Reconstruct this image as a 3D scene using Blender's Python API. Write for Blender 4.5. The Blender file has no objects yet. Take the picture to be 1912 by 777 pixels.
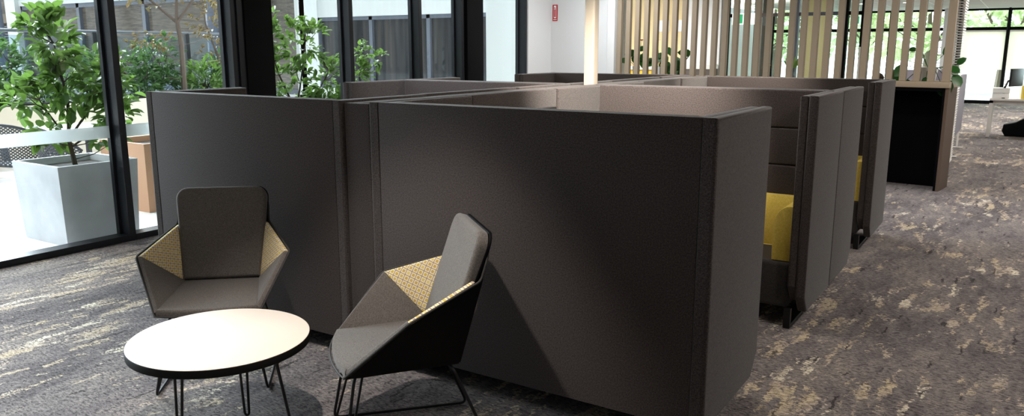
import bpy, bmesh, math, random
from mathutils import Vector, Matrix
random.seed(7)
R = math.radians; PI = math.pi
sc = bpy.context.scene
COL = sc.collection

# ------------------------------------------------------------------ camera, world, sun, exposure
cam_d = bpy.data.cameras.new('camera'); cam = bpy.data.objects.new('camera', cam_d); COL.objects.link(cam)
cam.location = (0, 0, 1.65)
cam.rotation_euler = (R(90 - 11.32), 0, R(32.74))
cam_d.sensor_width = 36; cam_d.lens = 1475 / 1912 * 36
cam_d.clip_start = 0.05; cam_d.clip_end = 300
sc.camera = cam
sc.view_settings.view_transform = 'Standard'; sc.view_settings.look = 'None'
sc.view_settings.gamma = 1.0; sc.view_settings.use_curve_mapping = False
sc.view_settings.exposure = 0.0

SKY_BASE, SKY_GLOW, SKY_NORTH = 1.2, 34.0, 5.0
w = bpy.data.worlds.new('world'); sc.world = w; w.use_nodes = True
bg = w.node_tree.nodes['Background']
# hazy bright sky: brightest low in the west (towards the terrace)
_t = w.node_tree; _tc = _t.nodes.new('ShaderNodeTexCoord'); _dp = _t.nodes.new('ShaderNodeVectorMath'); _dp.operation = 'DOT_PRODUCT'
_dp.inputs[1].default_value = Vector((-1, 0.16, 0.42)).normalized()
_nm = _t.nodes.new('ShaderNodeVectorMath'); _nm.operation = 'NORMALIZE'
_t.links.new(_tc.outputs['Generated'], _nm.inputs[0]); _t.links.new(_nm.outputs[0], _dp.inputs[0])
_mr = _t.nodes.new('ShaderNodeMapRange'); _mr.interpolation_type = 'SMOOTHSTEP'
_mr.inputs[1].default_value = 0.86; _mr.inputs[2].default_value = 0.995; _mr.inputs[3].default_value = SKY_BASE; _mr.inputs[4].default_value = SKY_GLOW
_t.links.new(_dp.outputs['Value'], _mr.inputs[0])
_sp = _t.nodes.new('ShaderNodeSeparateXYZ'); _t.links.new(_nm.outputs[0], _sp.inputs[0])      # open pale sky to the north, beyond the far windows
_m2 = _t.nodes.new('ShaderNodeMapRange'); _m2.interpolation_type = 'SMOOTHSTEP'; _m2.inputs[1].default_value = 0.45; _m2.inputs[2].default_value = 0.95; _m2.inputs[3].default_value = 0.0; _m2.inputs[4].default_value = SKY_NORTH
_t.links.new(_sp.outputs[1], _m2.inputs[0]); _ad = _t.nodes.new('ShaderNodeMath'); _ad.operation = 'ADD'
_t.links.new(_mr.outputs[0], _ad.inputs[0]); _t.links.new(_m2.outputs[0], _ad.inputs[1]); _t.links.new(_ad.outputs[0], bg.inputs[1])
bg.inputs[0].default_value = (0.84, 0.92, 1.0, 1)

def light(name, kind, loc, power, color=(1, 1, 1), size=0.3, rot=None, to=None, spot=None, blend=0.5):
    d = bpy.data.lights.new(name, kind); o = bpy.data.objects.new(name, d); COL.objects.link(o)
    o.location = loc; d.energy = power; d.color = color
    if kind == 'AREA': d.shape = 'DISK'; d.size = size
    if kind == 'SPOT': d.spot_size = R(spot); d.spot_blend = blend; d.shadow_soft_size = size
    if kind == 'SUN': d.angle = size
    if to is not None: o.rotation_euler = (Vector(to) - Vector(loc)).to_track_quat('-Z', 'Y').to_euler()
    elif rot: o.rotation_euler = rot
    return o
# high sun over the terrace, coming from the left
light('sun', 'SUN', (-20, 0, 20), 2.2, (1, 0.97, 0.93), R(2), to=(-20 + 1.0, 0 + 0.35, 20 - 2.1))
WARM = (1, 0.86, 0.70); SOFTW = (1, 0.93, 0.85)
# ceiling downlights (fixtures are above the frame) and added fill lamps
light('lounge_downlight', 'SPOT', (-2.17, 1.7, 2.85), 260, SOFTW, 0.03, to=(-2.3, 2.25, 0), spot=58, blend=0.55)
LAMPS = [(-1.5, 4.5, 22), (-1.9, 8.7, 30), (-3.8, 6.8, 22), (1.0, 3.4, 36), (0.9, 6.6, 48), (0.7, 9.8, 60),
         (0.3, 13.5, 60), (1.5, 1.6, 15)]
for x, y, p in [(-5.4, 1.2, 230), (-5.3, 0.2, 120), (-4.3, .7, 150)]:  # unseen cool spots added to brighten the carpet by the windows
    light('window_side_downlight', 'SPOT', (x, y, 2.86), p, (0.95, 0.98, 1), 0.12, to=(x + .1, y, 0), spot=84, blend=0.9)
light('overhead_area_light', 'AREA', (-4.9, 10.0, 2.86), 42, (1, 1, 1), 0.35, to=(-5.1, 10.3, 0))  # unseen lamp added to lift the white end wall
light('aisle_fill_spot', 'SPOT', (-0.75, 9.2, 2.86), 90, (0.78, 0.86, 1), 0.08, to=(-0.75, 9.2, 0), spot=62, blend=0.5)  # added cool spot, stands in for a patch of daylight on the carpet
light('booth_spot', 'SPOT', (-3.9, 4.0, 2.86), 260, (0.92, 0.95, 1), 0.06, to=(-4.1, 5.3, 1.2), spot=50, blend=0.9)  # added cool spot, stands in for window light on the inner back
light('booth_spot', 'SPOT', (-1.9, 3.8, 2.86), 1150, (1, .93, .82), 0.06, to=(-2.45, 5.3, 1.15), spot=56, blend=0.9)
light('booth_spot', 'SPOT', (-2.0, 6.5, 2.86), 560, (1, .93, .82), 0.06, to=(-2.45, 7.7, 1.2), spot=56, blend=0.9)
for i, (x, y, p) in enumerate(LAMPS):
    light('overhead_area_light', 'AREA', (x, y, 2.86), p, SOFTW, 0.35, to=(x, y, 0))
for x, y, p in [(-6.0, 13.2, 75), (-3.5, 16, 60), (-2, 21, 130), (0.6, 19, 110), (0.6, 25, 150), (3, 22, 100), (-7.5, 19, 60)]:
    light('office_ceiling_light', 'AREA', (x, y, 2.86), p, (1, 0.97, 0.92), 0.6, to=(x, y, 0))
for x, y, p in [(2.2, 21, 90), (-6.3, 21, 90), (2.5, 14, 50)]:  # unseen upward lamps added to brighten the far ceiling
    light('office_ceiling_fill', 'AREA', (x, y, 1.9), p, (1, 0.97, 0.92), 1.0, to=(x, y, 9))

# ------------------------------------------------------------------ materials
M = {}
def lin(c):
    return tuple(((v / 255) / 12.92 if v <= 10 else (((v / 255) + 0.055) / 1.055) ** 2.4) for v in c)
def mat(name, col, rough=0.6, metal=0.0, spec=0.5, emit=None, estr=0):
    m = bpy.data.materials.new(name); m.use_nodes = True
    b = m.node_tree.nodes['Principled BSDF']
    b.inputs['Base Color'].default_value = (*col, 1); b.inputs['Roughness'].default_value = rough
    b.inputs['Metallic'].default_value = metal; b.inputs['Specular IOR Level'].default_value = spec
    if emit: b.inputs['Emission Color'].default_value = (*emit, 1); b.inputs['Emission Strength'].default_value = estr
    M[name] = m; return m
class NT:
    def __init__(s, m):
        s.m = m; s.t = m.node_tree; s.b = s.t.nodes['Principled BSDF']
    def n(s, kind, **kw):
        nd = s.t.nodes.new(kind)
        for k, v in kw.items(): setattr(nd, k, v)
        return nd
    def l(s, a, b): s.t.links.new(a, b)
    def math(s, op, a, b=None, clamp=False):
        nd = s.n('ShaderNodeMath', operation=op); nd.use_clamp = clamp
        for i, v in enumerate((a, b)):
            if v is None: continue
            if isinstance(v, (int, float)): nd.inputs[i].default_value = v
            else: s.l(v, nd.inputs[i])
        return nd.outputs[0]
    def coord(s, out='Object', scale=(1, 1, 1), rot=(0, 0, 0)):
        c = s.n('ShaderNodeTexCoord'); mp = s.n('ShaderNodeMapping')
        mp.inputs['Scale'].default_value = scale; mp.inputs['Rotation'].default_value = rot
        s.l(c.outputs[out], mp.inputs[0]); return mp.outputs[0]
    def noise(s, vec, scale, detail=2, rough=0.5):
        nd = s.n('ShaderNodeTexNoise'); nd.inputs['Scale'].default_value = scale
        nd.inputs['Detail'].default_value = detail; nd.inputs['Roughness'].default_value = rough
        if vec is not None: s.l(vec, nd.inputs['Vector'])
        return nd.outputs['Fac']
    def ramp(s, fac, stops, interp='LINEAR'):
        nd = s.n('ShaderNodeValToRGB'); cr = nd.color_ramp; cr.interpolation = interp
        while len(cr.elements) < len(stops): cr.elements.new(0.5)
        for e, (p, c) in zip(cr.elements, stops): e.position = p; e.color = (*c, 1) if len(c) == 3 else c
        s.l(fac, nd.inputs[0]); return nd.outputs[0]
    def mix(s, f, a, b, blend='MIX'):
        nd = s.n('ShaderNodeMix', data_type='RGBA', blend_type=blend)
        for i, v in ((0, f), (6, a), (7, b)):
            if isinstance(v, (int, float)): nd.inputs[i].default_value = v
            elif isinstance(v, tuple): nd.inputs[i].default_value = (*v, 1)
            else: s.l(v, nd.inputs[i])
        return nd.outputs[2]
    def base(s, c): s.l(c, s.b.inputs['Base Color'])
    def bump(s, h, strength=0.3, dist=0.002):
        nd = s.n('ShaderNodeBump'); nd.inputs['Strength'].default_value = strength; nd.inputs['Distance'].default_value = dist
        s.l(h, nd.inputs['Height']); s.l(nd.outputs[0], s.b.inputs['Normal'])

def fabric(name, lo, hi, scale=420, var=0.5):
    m = mat(name, lo, 0.95, spec=0.15); t = NT(m); v = t.coord()
    n1 = t.noise(v, scale, 2, 0.7); n2 = t.noise(v, scale * 0.38, 1, 0.5)
    f = t.math('ADD', t.math('MULTIPLY', n1, 0.65), t.math('MULTIPLY', n2, 0.35))
    t.base(t.ramp(f, [(0.36, lo), (0.52, tuple((a + b) / 2 for a, b in zip(lo, hi))), (0.68, hi)]))
    t.bump(n1, 0.16, 0.0012)
    m.node_tree.nodes['Principled BSDF'].inputs['Sheen Weight'].default_value = 0.15
    return m
fabric('booth_fabric', (0.0125, 0.0101, 0.0097), (0.104, 0.084, 0.0800))
fabric('seat_fabric', (0.052, 0.045, 0.041), (0.175, 0.155, 0.142), 560)
fabric('dark_seat_fabric', (0.016, 0.015, 0.015), (0.055, 0.05, 0.048))
fabric('yellow_fabric', lin((204, 176, 74)), lin((226, 200, 104)), 160)
mat('black_shell', (0.0025, 0.0025, 0.003), 0.6, spec=0.08)
mat('black_metal', (0.008, 0.008, 0.009), 0.35, 0.3, 0.5)
mat('piping', (0.03, 0.028, 0.027), 0.8)
mat('mullion', lin((30, 33, 39)), 0.4, 0.0, 0.3)
mat('column_black', (0.003, 0.003, 0.0035), 0.7, spec=0.1)
mat('white_wall', lin((226, 227, 228)), 0.7)
mat('cream_wall', lin((214, 194, 148)), 0.7)
mat('table_top', lin((236, 221, 208)), 0.4, spec=0.3)
mat('table_edge', (0.003, 0.003, 0.003), 0.6, spec=0.15)
mat('beige_post', lin((176, 164, 149)), 0.5)
mat('slat_wood', lin((158, 143, 124)), 0.6, spec=0.2)
mat('ledge_side', lin((96, 80, 70)), 0.7, spec=0.15)
mat('navy_black', (0.0022, 0.0024, 0.0036), 0.8, spec=0.05)
mat('white_metal', lin((225, 222, 218)), 0.45)
mat('white_paint', lin((240, 240, 238)), 0.5)
mat('pot_white', lin((226, 228, 230)), 0.55)
mat('terracotta', lin((206, 160, 128)), 0.7)
mat('soil', (0.02, 0.015, 0.011), 0.95)
mat('bark', lin((112, 98, 88)), 0.9)
mat('bark_dark', lin((70, 62, 50)), 0.9)
mat('facade_white', lin((204, 207, 206)), 0.8)
mat('facade_frame', lin((92, 98, 110)), 0.5)
mat('grey_pipe', lin((98, 106, 122)), 0.5)
mat('rail_grey', lin((120, 126, 134)), 0.4)
mat('bed_wall', lin((236, 226, 206)), 0.75)
mat('roof_brown', lin((110, 96, 80)), 0.8)
mat('plastic_dark', lin((52, 55, 62)), 0.5)
mat('lavender', lin((150, 146, 158)), 0.85)
mat('sign_red', lin((190, 24, 28)), 0.5)
mat('sign_white', lin((240, 240, 240)), 0.5)
mat('kitchen_grey', lin((96, 88, 84)), 0.6)
mat('kitchen_yellow', lin((236, 190, 60)), 0.5)
mat('bottle_yellow', lin((244, 214, 90)), 0.4)
mat('screen_black', (0.01, 0.01, 0.011), 0.3)
mat('orange_box', lin((176, 120, 86)), 0.7)
mat('flower_pink', lin((214, 92, 84)), 0.5)
mat('flower_yellow', lin((240, 200, 20)), 0.5)
mat('lamp_glow', (1, 1, 1), 0.5, emit=(1, 0.97, 0.92), estr=6)
mat('exit_green', lin((20, 150, 90)), 0.5, emit=lin((20, 160, 100)), estr=0.8)
mat('exit_white', (1, 1, 1), 0.5, emit=(0.9, 1, 0.95), estr=0.9)
mat('blind', lin((252, 248, 234)), 0.9)
_m = M['blind']; _o = _m.node_tree.nodes['Material Output']; _a = _m.node_tree.nodes.new('ShaderNodeBsdfTranslucent'); _a.inputs[0].default_value = (1, 0.96, 0.86, 1)
_x = _m.node_tree.nodes.new('ShaderNodeMixShader'); _x.inputs[0].default_value = 0.75
_m.node_tree.links.new(_m.node_tree.nodes['Principled BSDF'].outputs[0], _x.inputs[1]); _m.node_tree.links.new(_a.outputs[0], _x.inputs[2]); _m.node_tree.links.new(_x.outputs[0], _o.inputs[0])
mat('dark_room', lin((60, 62, 60)), 0.7)

def glassmat(name, tint, refl=0.06, rough=0.0):
    m = bpy.data.materials.new(name); m.use_nodes = True; t = m.node_tree
    t.nodes.remove(t.nodes['Principled BSDF']); out = t.nodes['Material Output']
    tr = t.nodes.new('ShaderNodeBsdfTransparent'); tr.inputs[0].default_value = (*tint, 1)
    gl = t.nodes.new('ShaderNodeBsdfGlossy'); gl.inputs['Roughness'].default_value = rough
    lw = t.nodes.new('ShaderNodeLayerWeight'); lw.inputs[0].default_value = 0.5
    pw = t.nodes.new('ShaderNodeMath'); pw.operation = 'POWER'; pw.inputs[1].default_value = 5.0; t.links.new(lw.outputs['Facing'], pw.inputs[0])
    fr = t.nodes.new('ShaderNodeMath'); fr.operation = 'MULTIPLY_ADD'; fr.inputs[1].default_value = 0.45; fr.inputs[2].default_value = 0.02; t.links.new(pw.outputs[0], fr.inputs[0])
    mx = t.nodes.new('ShaderNodeMixShader')
    t.links.new(fr.outputs[0], mx.inputs[0]); t.links.new(tr.outputs[0], mx.inputs[1]); t.links.new(gl.outputs[0], mx.inputs[2])
    t.links.new(mx.outputs[0], out.inputs[0]); M[name] = m; return m
glassmat('glass', (0.93, 0.96, 0.95)); glassmat('office_glass', (0.86, 0.93, 0.90)); glassmat('rail_glass', (0.72, 0.80, 0.84))
def frosted():
    m = bpy.data.materials.new('frosted'); m.use_nodes = True; t = m.node_tree
    out = t.nodes['Material Output']; b = t.nodes['Principled BSDF']
    b.inputs['Base Color'].default_value = (*lin((196, 204, 206)), 1); b.inputs['Roughness'].default_value = 0.6
    tl = t.nodes.new('ShaderNodeBsdfTranslucent'); tl.inputs[0].default_value = (0.8, 0.85, 0.86, 1)
    tr = t.nodes.new('ShaderNodeBsdfTransparent')
    m1 = t.nodes.new('ShaderNodeMixShader'); m1.inputs[0].default_value = 0.5
    m2 = t.nodes.new('ShaderNodeMixShader'); m2.inputs[0].default_value = 0.22
    t.links.new(b.outputs[0], m1.inputs[1]); t.links.new(tl.outputs[0], m1.inputs[2])
    t.links.new(m1.outputs[0], m2.inputs[1]); t.links.new(tr.outputs[0], m2.inputs[2]); t.links.new(m2.outputs[0], out.inputs[0])
    M['frosted'] = m
frosted()
def leafmat(name, a, b, c):
    m = mat(name, a, 0.42, spec=0.45); t = NT(m)
    v = t.coord(); n = t.noise(v, 9, 2); g = t.n('ShaderNodeNewGeometry')
    col = t.mix(t.math('MULTIPLY', g.outputs['Random Per Island'], 1.0), a, b)
    t.base(t.mix(t.ramp(n, [(0.45, (0, 0, 0)), (0.65, (1, 1, 1))]), col, c))
    # leaves let light through
    out = m.node_tree.nodes['Material Output']; tl = t.n('ShaderNodeBsdfTranslucent'); tl.inputs[0].default_value = (*[min(1, x * 1.6) for x in b], 1)
    mx = t.n('ShaderNodeMixShader'); mx.inputs[0].default_value = 0.28
    t.l(t.b.outputs[0], mx.inputs[1]); t.l(tl.outputs[0], mx.inputs[2]); t.l(mx.outputs[0], out.inputs[0])
leafmat('leaf_bright', lin((44, 76, 30)), lin((106, 140, 62)), lin((64, 98, 42)))
leafmat('leaf_dark', lin((34, 62, 34)), lin((86, 122, 66)), lin((52, 84, 46)))
leafmat('leaf_autumn', lin((104, 106, 62)), lin((126, 104, 72)), lin((116, 120, 74)))
leafmat('leaf_far', lin((186, 208, 152)), lin((222, 236, 190)), lin((206, 222, 172)))  # overexposed daylight put into the pale leaf colours
leafmat('leaf_glossy', lin((22, 62, 26)), lin((44, 96, 36)), lin((30, 76, 30)))

def carpet():
    m = mat('carpet', (0.2, 0.2, 0.2), 0.97, spec=0.08); t = NT(m)
    tc = t.n('ShaderNodeTexCoord'); sep = t.n('ShaderNodeSeparateXYZ'); t.l(tc.outputs['Object'], sep.inputs[0])
    X, Y = sep.outputs[0], sep.outputs[1]
    jit = t.noise(tc.outputs['Object'], 22, 2)
    xs = t.math('SNAP', t.math('ADD', X, t.math('MULTIPLY', t.math('SUBTRACT', jit, 0.5), 0.05)), 0.014)
    ys = t.math('SNAP', t.math('ADD', Y, t.math('MULTIPLY', t.math('SUBTRACT', jit, 0.5), 0.14)), 0.03)
    cmb = t.n('ShaderNodeCombineXYZ'); t.l(xs, cmb.inputs[0]); t.l(ys, cmb.inputs[1]); sn = cmb.outputs[0]
    def nz(scx, scy, sc_, det=2, vec=sn, r=0.5):
        mp = t.n('ShaderNodeMapping'); mp.inputs['Scale'].default_value = (scx, scy, 1); t.l(vec, mp.inputs[0])
        return t.noise(mp.outputs[0], sc_, det, r)
    # loop pile: short wavy rows running across
    def vn(scx, scy, sc_, det, dist, r=.5):
        mp = t.n('ShaderNodeMapping'); mp.inputs['Scale'].default_value = (scx, scy, 1); t.l(tc.outputs['Object'], mp.inputs[0])
        nd = t.n('ShaderNodeTexNoise'); nd.inputs['Scale'].default_value = sc_; nd.inputs['Detail'].default_value = det
        nd.inputs['Distortion'].default_value = dist; nd.inputs['Roughness'].default_value = r; t.l(mp.outputs[0], nd.inputs['Vector']); return nd.outputs['Fac']
    rows = vn(0.42, 1.0, 95, 2, 0.9, .45); loops = vn(1, 1, 210, 1, 0)
    h = t.math('ADD', t.math('MULTIPLY', rows, 0.72), t.math('MULTIPLY', loops, 0.28))
    big = nz(1.0, 0.45, 1.5, 2)
    mid = nz(1.0, 0.24, 13, 2)
    fine = nz(1.0, 0.45, 52, 2, r=.7)
    s = t.math('ADD', t.math('ADD', t.math('MULTIPLY', big, 0.75), t.math('MULTIPLY', mid, 0.95)), t.math('MULTIPLY', fine, 0.55))
    patch = t.ramp(s, [(0.0, (0, 0, 0)), (0.62, (0, 0, 0)), (0.64, (1, 1, 1))]) if False else None
    s = t.math('ADD', s, t.math('MULTIPLY', t.math('SUBTRACT', h, 0.5), 0.30))
    thr = t.math('MULTIPLY', t.math('SUBTRACT', s, 1.235), 16, True)
    # base greys
    b2 = nz(1.0, 0.4, 2.2, 3)
    bm = nz(1.0, 0.3, 16, 2)
    base = t.ramp(t.math('ADD', t.math('MULTIPLY', b2, 0.6), t.math('MULTIPLY', bm, 0.4)),
                  [(0.35, lin((92, 87, 88))), (0.5, lin((118, 111, 111))), (0.62, lin((136, 128, 124)))])
    pc = t.ramp(nz(1, 0.4, 5, 2), [(0.4, lin((188, 172, 146))), (0.55, lin((174, 160, 146))), (0.65, lin((216, 206, 186)))])
    dark = t.math('MULTIPLY', t.math('SUBTRACT', nz(1.4, 0.16, 17, 2), 0.655), 30, True)
    col = t.mix(t.math('MULTIPLY', thr, 0.9), base, pc)
    col = t.mix(t.math('MULTIPLY', dark, 0.75), col, lin((44, 41, 42)))
    col = t.mix(1.0, col, t.ramp(h, [(0.36, (0.30, 0.30, 0.31)), (0.50, (0.86, 0.86, 0.86)), (0.66, (1.32, 1.32, 1.30))]), 'MULTIPLY')
    t.base(col); t.bump(h, 0.8, 0.006)
carpet()

def pattern():
    m = mat('arm_pattern', (0.6, 0.5, 0.3), 0.9, spec=0.15); t = NT(m)
    v = t.coord('UV', (1 / 0.0255, 1 / 0.0255, 1), (0, 0, R(38)))
    sep = t.n('ShaderNodeSeparateXYZ'); t.l(v, sep.inputs[0])
    fx = t.math('ABSOLUTE', t.math('SUBTRACT', t.math('FRACT', sep.outputs[0]), 0.5))
    fy = t.math('ABSOLUTE', t.math('SUBTRACT', t.math('FRACT', sep.outputs[1]), 0.5))
    d = t.math('MAXIMUM', fx, fy)
    cell = t.n('ShaderNodeTexWhiteNoise', noise_dimensions='2D')
    fl = t.n('ShaderNodeVectorMath', operation='FLOOR'); t.l(v, fl.inputs[0]); t.l(fl.outputs[0], cell.inputs['Vector'])
    sq = t.ramp(cell.outputs[0], [(0.0, lin((204, 176, 78))), (0.5, lin((190, 158, 92))), (1.0, lin((214, 194, 124)))])
    body = t.ramp(d, [(0.0, (0, 0, 0)), (0.25, (1, 1, 1))], 'CONSTANT')
    c = t.mix(body, sq, lin((226, 212, 180)))
    line = t.ramp(d, [(0.0, (0, 0, 0)), (0.43, (1, 1, 1))], 'CONSTANT')
    c = t.mix(line, c, lin((150, 128, 112)))
    t.base(c); t.bump(t.noise(t.coord(), 500, 1), 0.2, 0.001)
pattern()

def stone(name, a, b, sc_):
    m = mat(name, a, 0.85); t = NT(m); n = t.noise(t.coord(), sc_, 4, 0.6); t.base(t.ramp(n, [(0.35, a), (0.65, b)]))
stone('terrace', lin((214, 214, 212)), lin((236, 236, 236)), 9)
stone('planter_concrete', lin((196, 198, 204)), lin((212, 214, 220)), 3)
def brick():
    m = mat('brick', (0.2, 0.18, 0.15), 0.85); t = NT(m)
    c = t.n('ShaderNodeTexCoord'); mp = t.n('ShaderNodeMapping'); mp.inputs['Rotation'].default_value = (R(90), 0, 0)
    t.l(c.outputs['Object'], mp.inputs[0]); b = t.n('ShaderNodeTexBrick'); t.l(mp.outputs[0], b.inputs[0])
    b.inputs['Scale'].default_value = 3.2; b.inputs['Color1'].default_value = (*lin((112, 102, 92)), 1)
    b.inputs['Color2'].default_value = (*lin((92, 84, 78)), 1); b.inputs['Mortar'].default_value = (*lin((80, 74, 70)), 1)
    b.inputs['Mortar Size'].default_value = 0.012; t.base(b.outputs[0])
brick()
def facade_glass():
    m = mat('facade_glass', lin((64, 68, 74)), 0.08, spec=0.6); t = NT(m)
    v = t.coord('Object', (1, 1, 0.05)); n = t.noise(v, 5, 3)
    t.base(t.ramp(n, [(0.35, lin((38, 41, 46))), (0.5, lin((58, 60, 62))), (0.65, lin((74, 70, 70)))]))
facade_glass()
def facade_reflection():
    m = mat('facade_reflection', lin((100, 94, 86)), 0.12, spec=0.5); t = NT(m)  # glass with a brown brick reflection painted into its colour
    n = t.noise(t.coord('Object', (1.2, 1, 9)), 3, 4); t.base(t.ramp(n, [(0.35, lin((84, 78, 72))), (0.65, lin((112, 104, 94)))]))
facade_reflection()
def ceiling_mat():
    m = mat('ceiling_tile', lin((222, 220, 214)), 0.8); t = NT(m)
    v = t.coord(); b = t.n('ShaderNodeTexBrick'); b.offset = 0.0
    t.l(v, b.inputs[0]); b.inputs['Scale'].default_value = 1.0; b.inputs['Brick Width'].default_value = 1.2; b.inputs['Row Height'].default_value = 0.6
    b.inputs['Mortar Size'].default_value = 0.012
    b.inputs['Color1'].default_value = (*lin((214, 210, 204)), 1); b.inputs['Color2'].default_value = (*lin((206, 203, 198)), 1)
    b.inputs['Mortar'].default_value = (*lin((246, 246, 244)), 1); t.base(b.outputs[0])
ceiling_mat()
def perforated():
    m = mat('perforated', lin((58, 62, 70)), 0.5); t = NT(m)
    v = t.coord('Object', (55, 55, 55), (0, 0, 0)); sep = t.n('ShaderNodeSeparateXYZ'); t.l(v, sep.inputs[0])
    a = t.math('SINE', t.math('MULTIPLY', t.math('ADD', sep.outputs[0], sep.outputs[1]), 2.0))
    b = t.math('SINE', t.math('MULTIPLY', sep.outputs[2], 3.4))
    hole = t.math('GREATER_THAN', t.math('MULTIPLY', a, b), 0.32)
    out = m.node_tree.nodes['Material Output']; tr = t.n('ShaderNodeBsdfTransparent'); mx = t.n('ShaderNodeMixShader')
    t.l(hole, mx.inputs[0]); t.l(t.b.outputs[0], mx.inputs[1]); t.l(tr.outputs[0], mx.inputs[2]); t.l(mx.outputs[0], out.inputs[0])
perforated()
def ground_far():
    m = mat('pale_ground', lin((120, 150, 80)), 0.9); t = NT(m); n = t.noise(t.coord(), 2, 4); t.base(t.ramp(n, [(0.3, lin((214, 218, 206))), (0.7, lin((232, 232, 226)))]))  # light concrete ground, outdoor glare put into its colour
ground_far()

# ------------------------------------------------------------------ mesh helpers
class MB:
    def __init__(s): s.bm = bmesh.new()
    def box(s, x0, x1, y0, y1, z0, z1, bev=0.0, seg=2, mtx=None, shape=None):
        x0, x1 = min(x0, x1), max(x0, x1); y0, y1 = min(y0, y1), max(y0, y1)
        t = bmesh.new(); bmesh.ops.create_cube(t, size=1)
        for v in t.verts: v.co = Vector(((x0 + x1) / 2 + v.co.x * (x1 - x0), (y0 + y1) / 2 + v.co.y * (y1 - y0), (z0 + z1) / 2 + v.co.z * (z1 - z0)))
        if shape: 
            for v in t.verts: shape(v)
        if bev: bmesh.ops.bevel(t, geom=list(t.edges), offset=bev, segments=seg, profile=0.6, affect='EDGES')
        if mtx: bmesh.ops.transform(t, matrix=mtx, verts=t.verts)
        s._add(t); return s
    def _add(s, t):
        me = bpy.data.meshes.new('tmp'); t.to_mesh(me); t.free(); s.bm.from_mesh(me); bpy.data.meshes.remove(me)
    def prism(s, pts, lo, hi, axis='X', bev=0.0, seg=3, side_only=False):
        """extrude a 2D outline along an axis; pts in the other two axes"""
        t = bmesh.new()
        def mk(p, h):
            return {'X': (h, p[0], p[1]), 'Y': (p[0], h, p[1]), 'Z': (p[0], p[1], h)}[axis]
        a = [t.verts.new(mk(p, lo)) for p in pts]; b = [t.verts.new(mk(p, hi)) for p in pts]
        n = len(pts); fa = t.faces.new(a); fb = t.faces.new(b[::-1])
        for i in range(n): t.faces.new((a[i], b[i], b[(i + 1) % n], a[(i + 1) % n]))
        bmesh.ops.recalc_face_normals(t, faces=t.faces)
        if bev:
            es = set(fa.edges) | set(fb.edges)
            bmesh.ops.bevel(t, geom=list(es), offset=bev, segments=seg, profile=0.6, affect='EDGES')
        s._add(t); return s
    def tube(s, pts, r, n=8, closed=False, caps=True):
        pts = [Vector(p) for p in pts]; rings = []; m = len(pts); prev = None
        for i, p in enumerate(pts):
            if closed: d = (pts[(i + 1) % m] - pts[i - 1])
            else: d = (pts[min(i + 1, m - 1)] - pts[max(i - 1, 0)])
            d.normalize()
            if prev is None:
                u = d.orthogonal().normalized()
            else:
                u = (prev - d * prev.dot(d)); u = u.normalized() if u.length > 1e-6 else d.orthogonal().normalized()
            prev = u; v = d.cross(u); rr = r[i] if isinstance(r, (list, tuple)) else r
            rings.append([s.bm.verts.new(p + (u * math.cos(2 * PI * k / n) + v * math.sin(2 * PI * k / n)) * rr) for k in range(n)])
        for i in range(m if closed else m - 1):
            a, b = rings[i], rings[(i + 1) % m]
            for k in range(n): s.bm.faces.new((a[k], a[(k + 1) % n], b[(k + 1) % n], b[k]))
        if not closed and caps:
            s.bm.faces.new(rings[0][::-1]); s.bm.faces.new(rings[-1])
        return s
    def lathe(s, prof, c=(0, 0, 0), n=48):
        rings = []
        for r_, z in prof:
            rings.append([s.bm.verts.new((c[0] + r_ * math.cos(2 * PI * k / n), c[1] + r_ * math.sin(2 * PI * k / n), c[2] + z)) for k in range(n)])
        for a, b in zip(rings, rings[1:]):
            for k in range(n): s.bm.faces.new((a[k], a[(k + 1) % n], b[(k + 1) % n], b[k]))
        s.bm.faces.new(rings[0][::-1]); s.bm.faces.new(rings[-1]); return s
    def build(s, name, m, parent=None, smooth=True):
        me = bpy.data.meshes.new(name); bmesh.ops.recalc_face_normals(s.bm, faces=s.bm.faces) if getattr(s, 'recalc', True) else None
        s.bm.to_mesh(me); s.bm.free()
        if smooth:
            me.polygons.foreach_set('use_smooth', [True] * len(me.polygons))
            me.set_sharp_from_angle(angle=R(38))
        me.materials.append(M[m] if isinstance(m, str) else m)
        o = bpy.data.objects.new(name, me); COL.objects.link(o)
        if parent: o.parent = parent
        return o
def bezier_round(pts, rad, seg=5):
    """round the corners of a polyline"""
    P = [Vector(p) for p in pts]; out = [P[0]]
    for a, b, c in zip(P, P[1:], P[2:]):
        d1 = (a - b); d2 = (c - b); r1 = min(rad, d1.length * .45); r2 = min(rad, d2.length * .45)
        p1 = b + d1.normalized() * r1; p2 = b + d2.normalized() * r2
        for k in range(seg + 1):
            t = k / seg; out.append(p1 * (1 - t) ** 2 + b * 2 * t * (1 - t) + p2 * t * t)
    out.append(P[-1]); return out
def thing(name, label, cat, loc=(0, 0, 0), rz=0, group=None):
    o = bpy.data.objects.new(name, None); COL.objects.link(o); o.location = loc; o.rotation_euler = (0, 0, rz)
    o.empty_display_size = 0.1
    o['label'] = label; o['category'] = cat
    if group: o['group'] = group
    return o
def tag(o, label, cat, group=None, kind=None):
    o['label'] = label; o['category'] = cat
    if group: o['group'] = group
    if kind: o['kind'] = kind
    return o
def struct(o): o['kind'] = 'structure'; return o
def copy_tree(o, parent=None):
    c = o.copy(); COL.objects.link(c); c.parent = parent
    for ch in list(o.children): copy_tree(ch, c)
    return c

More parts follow.
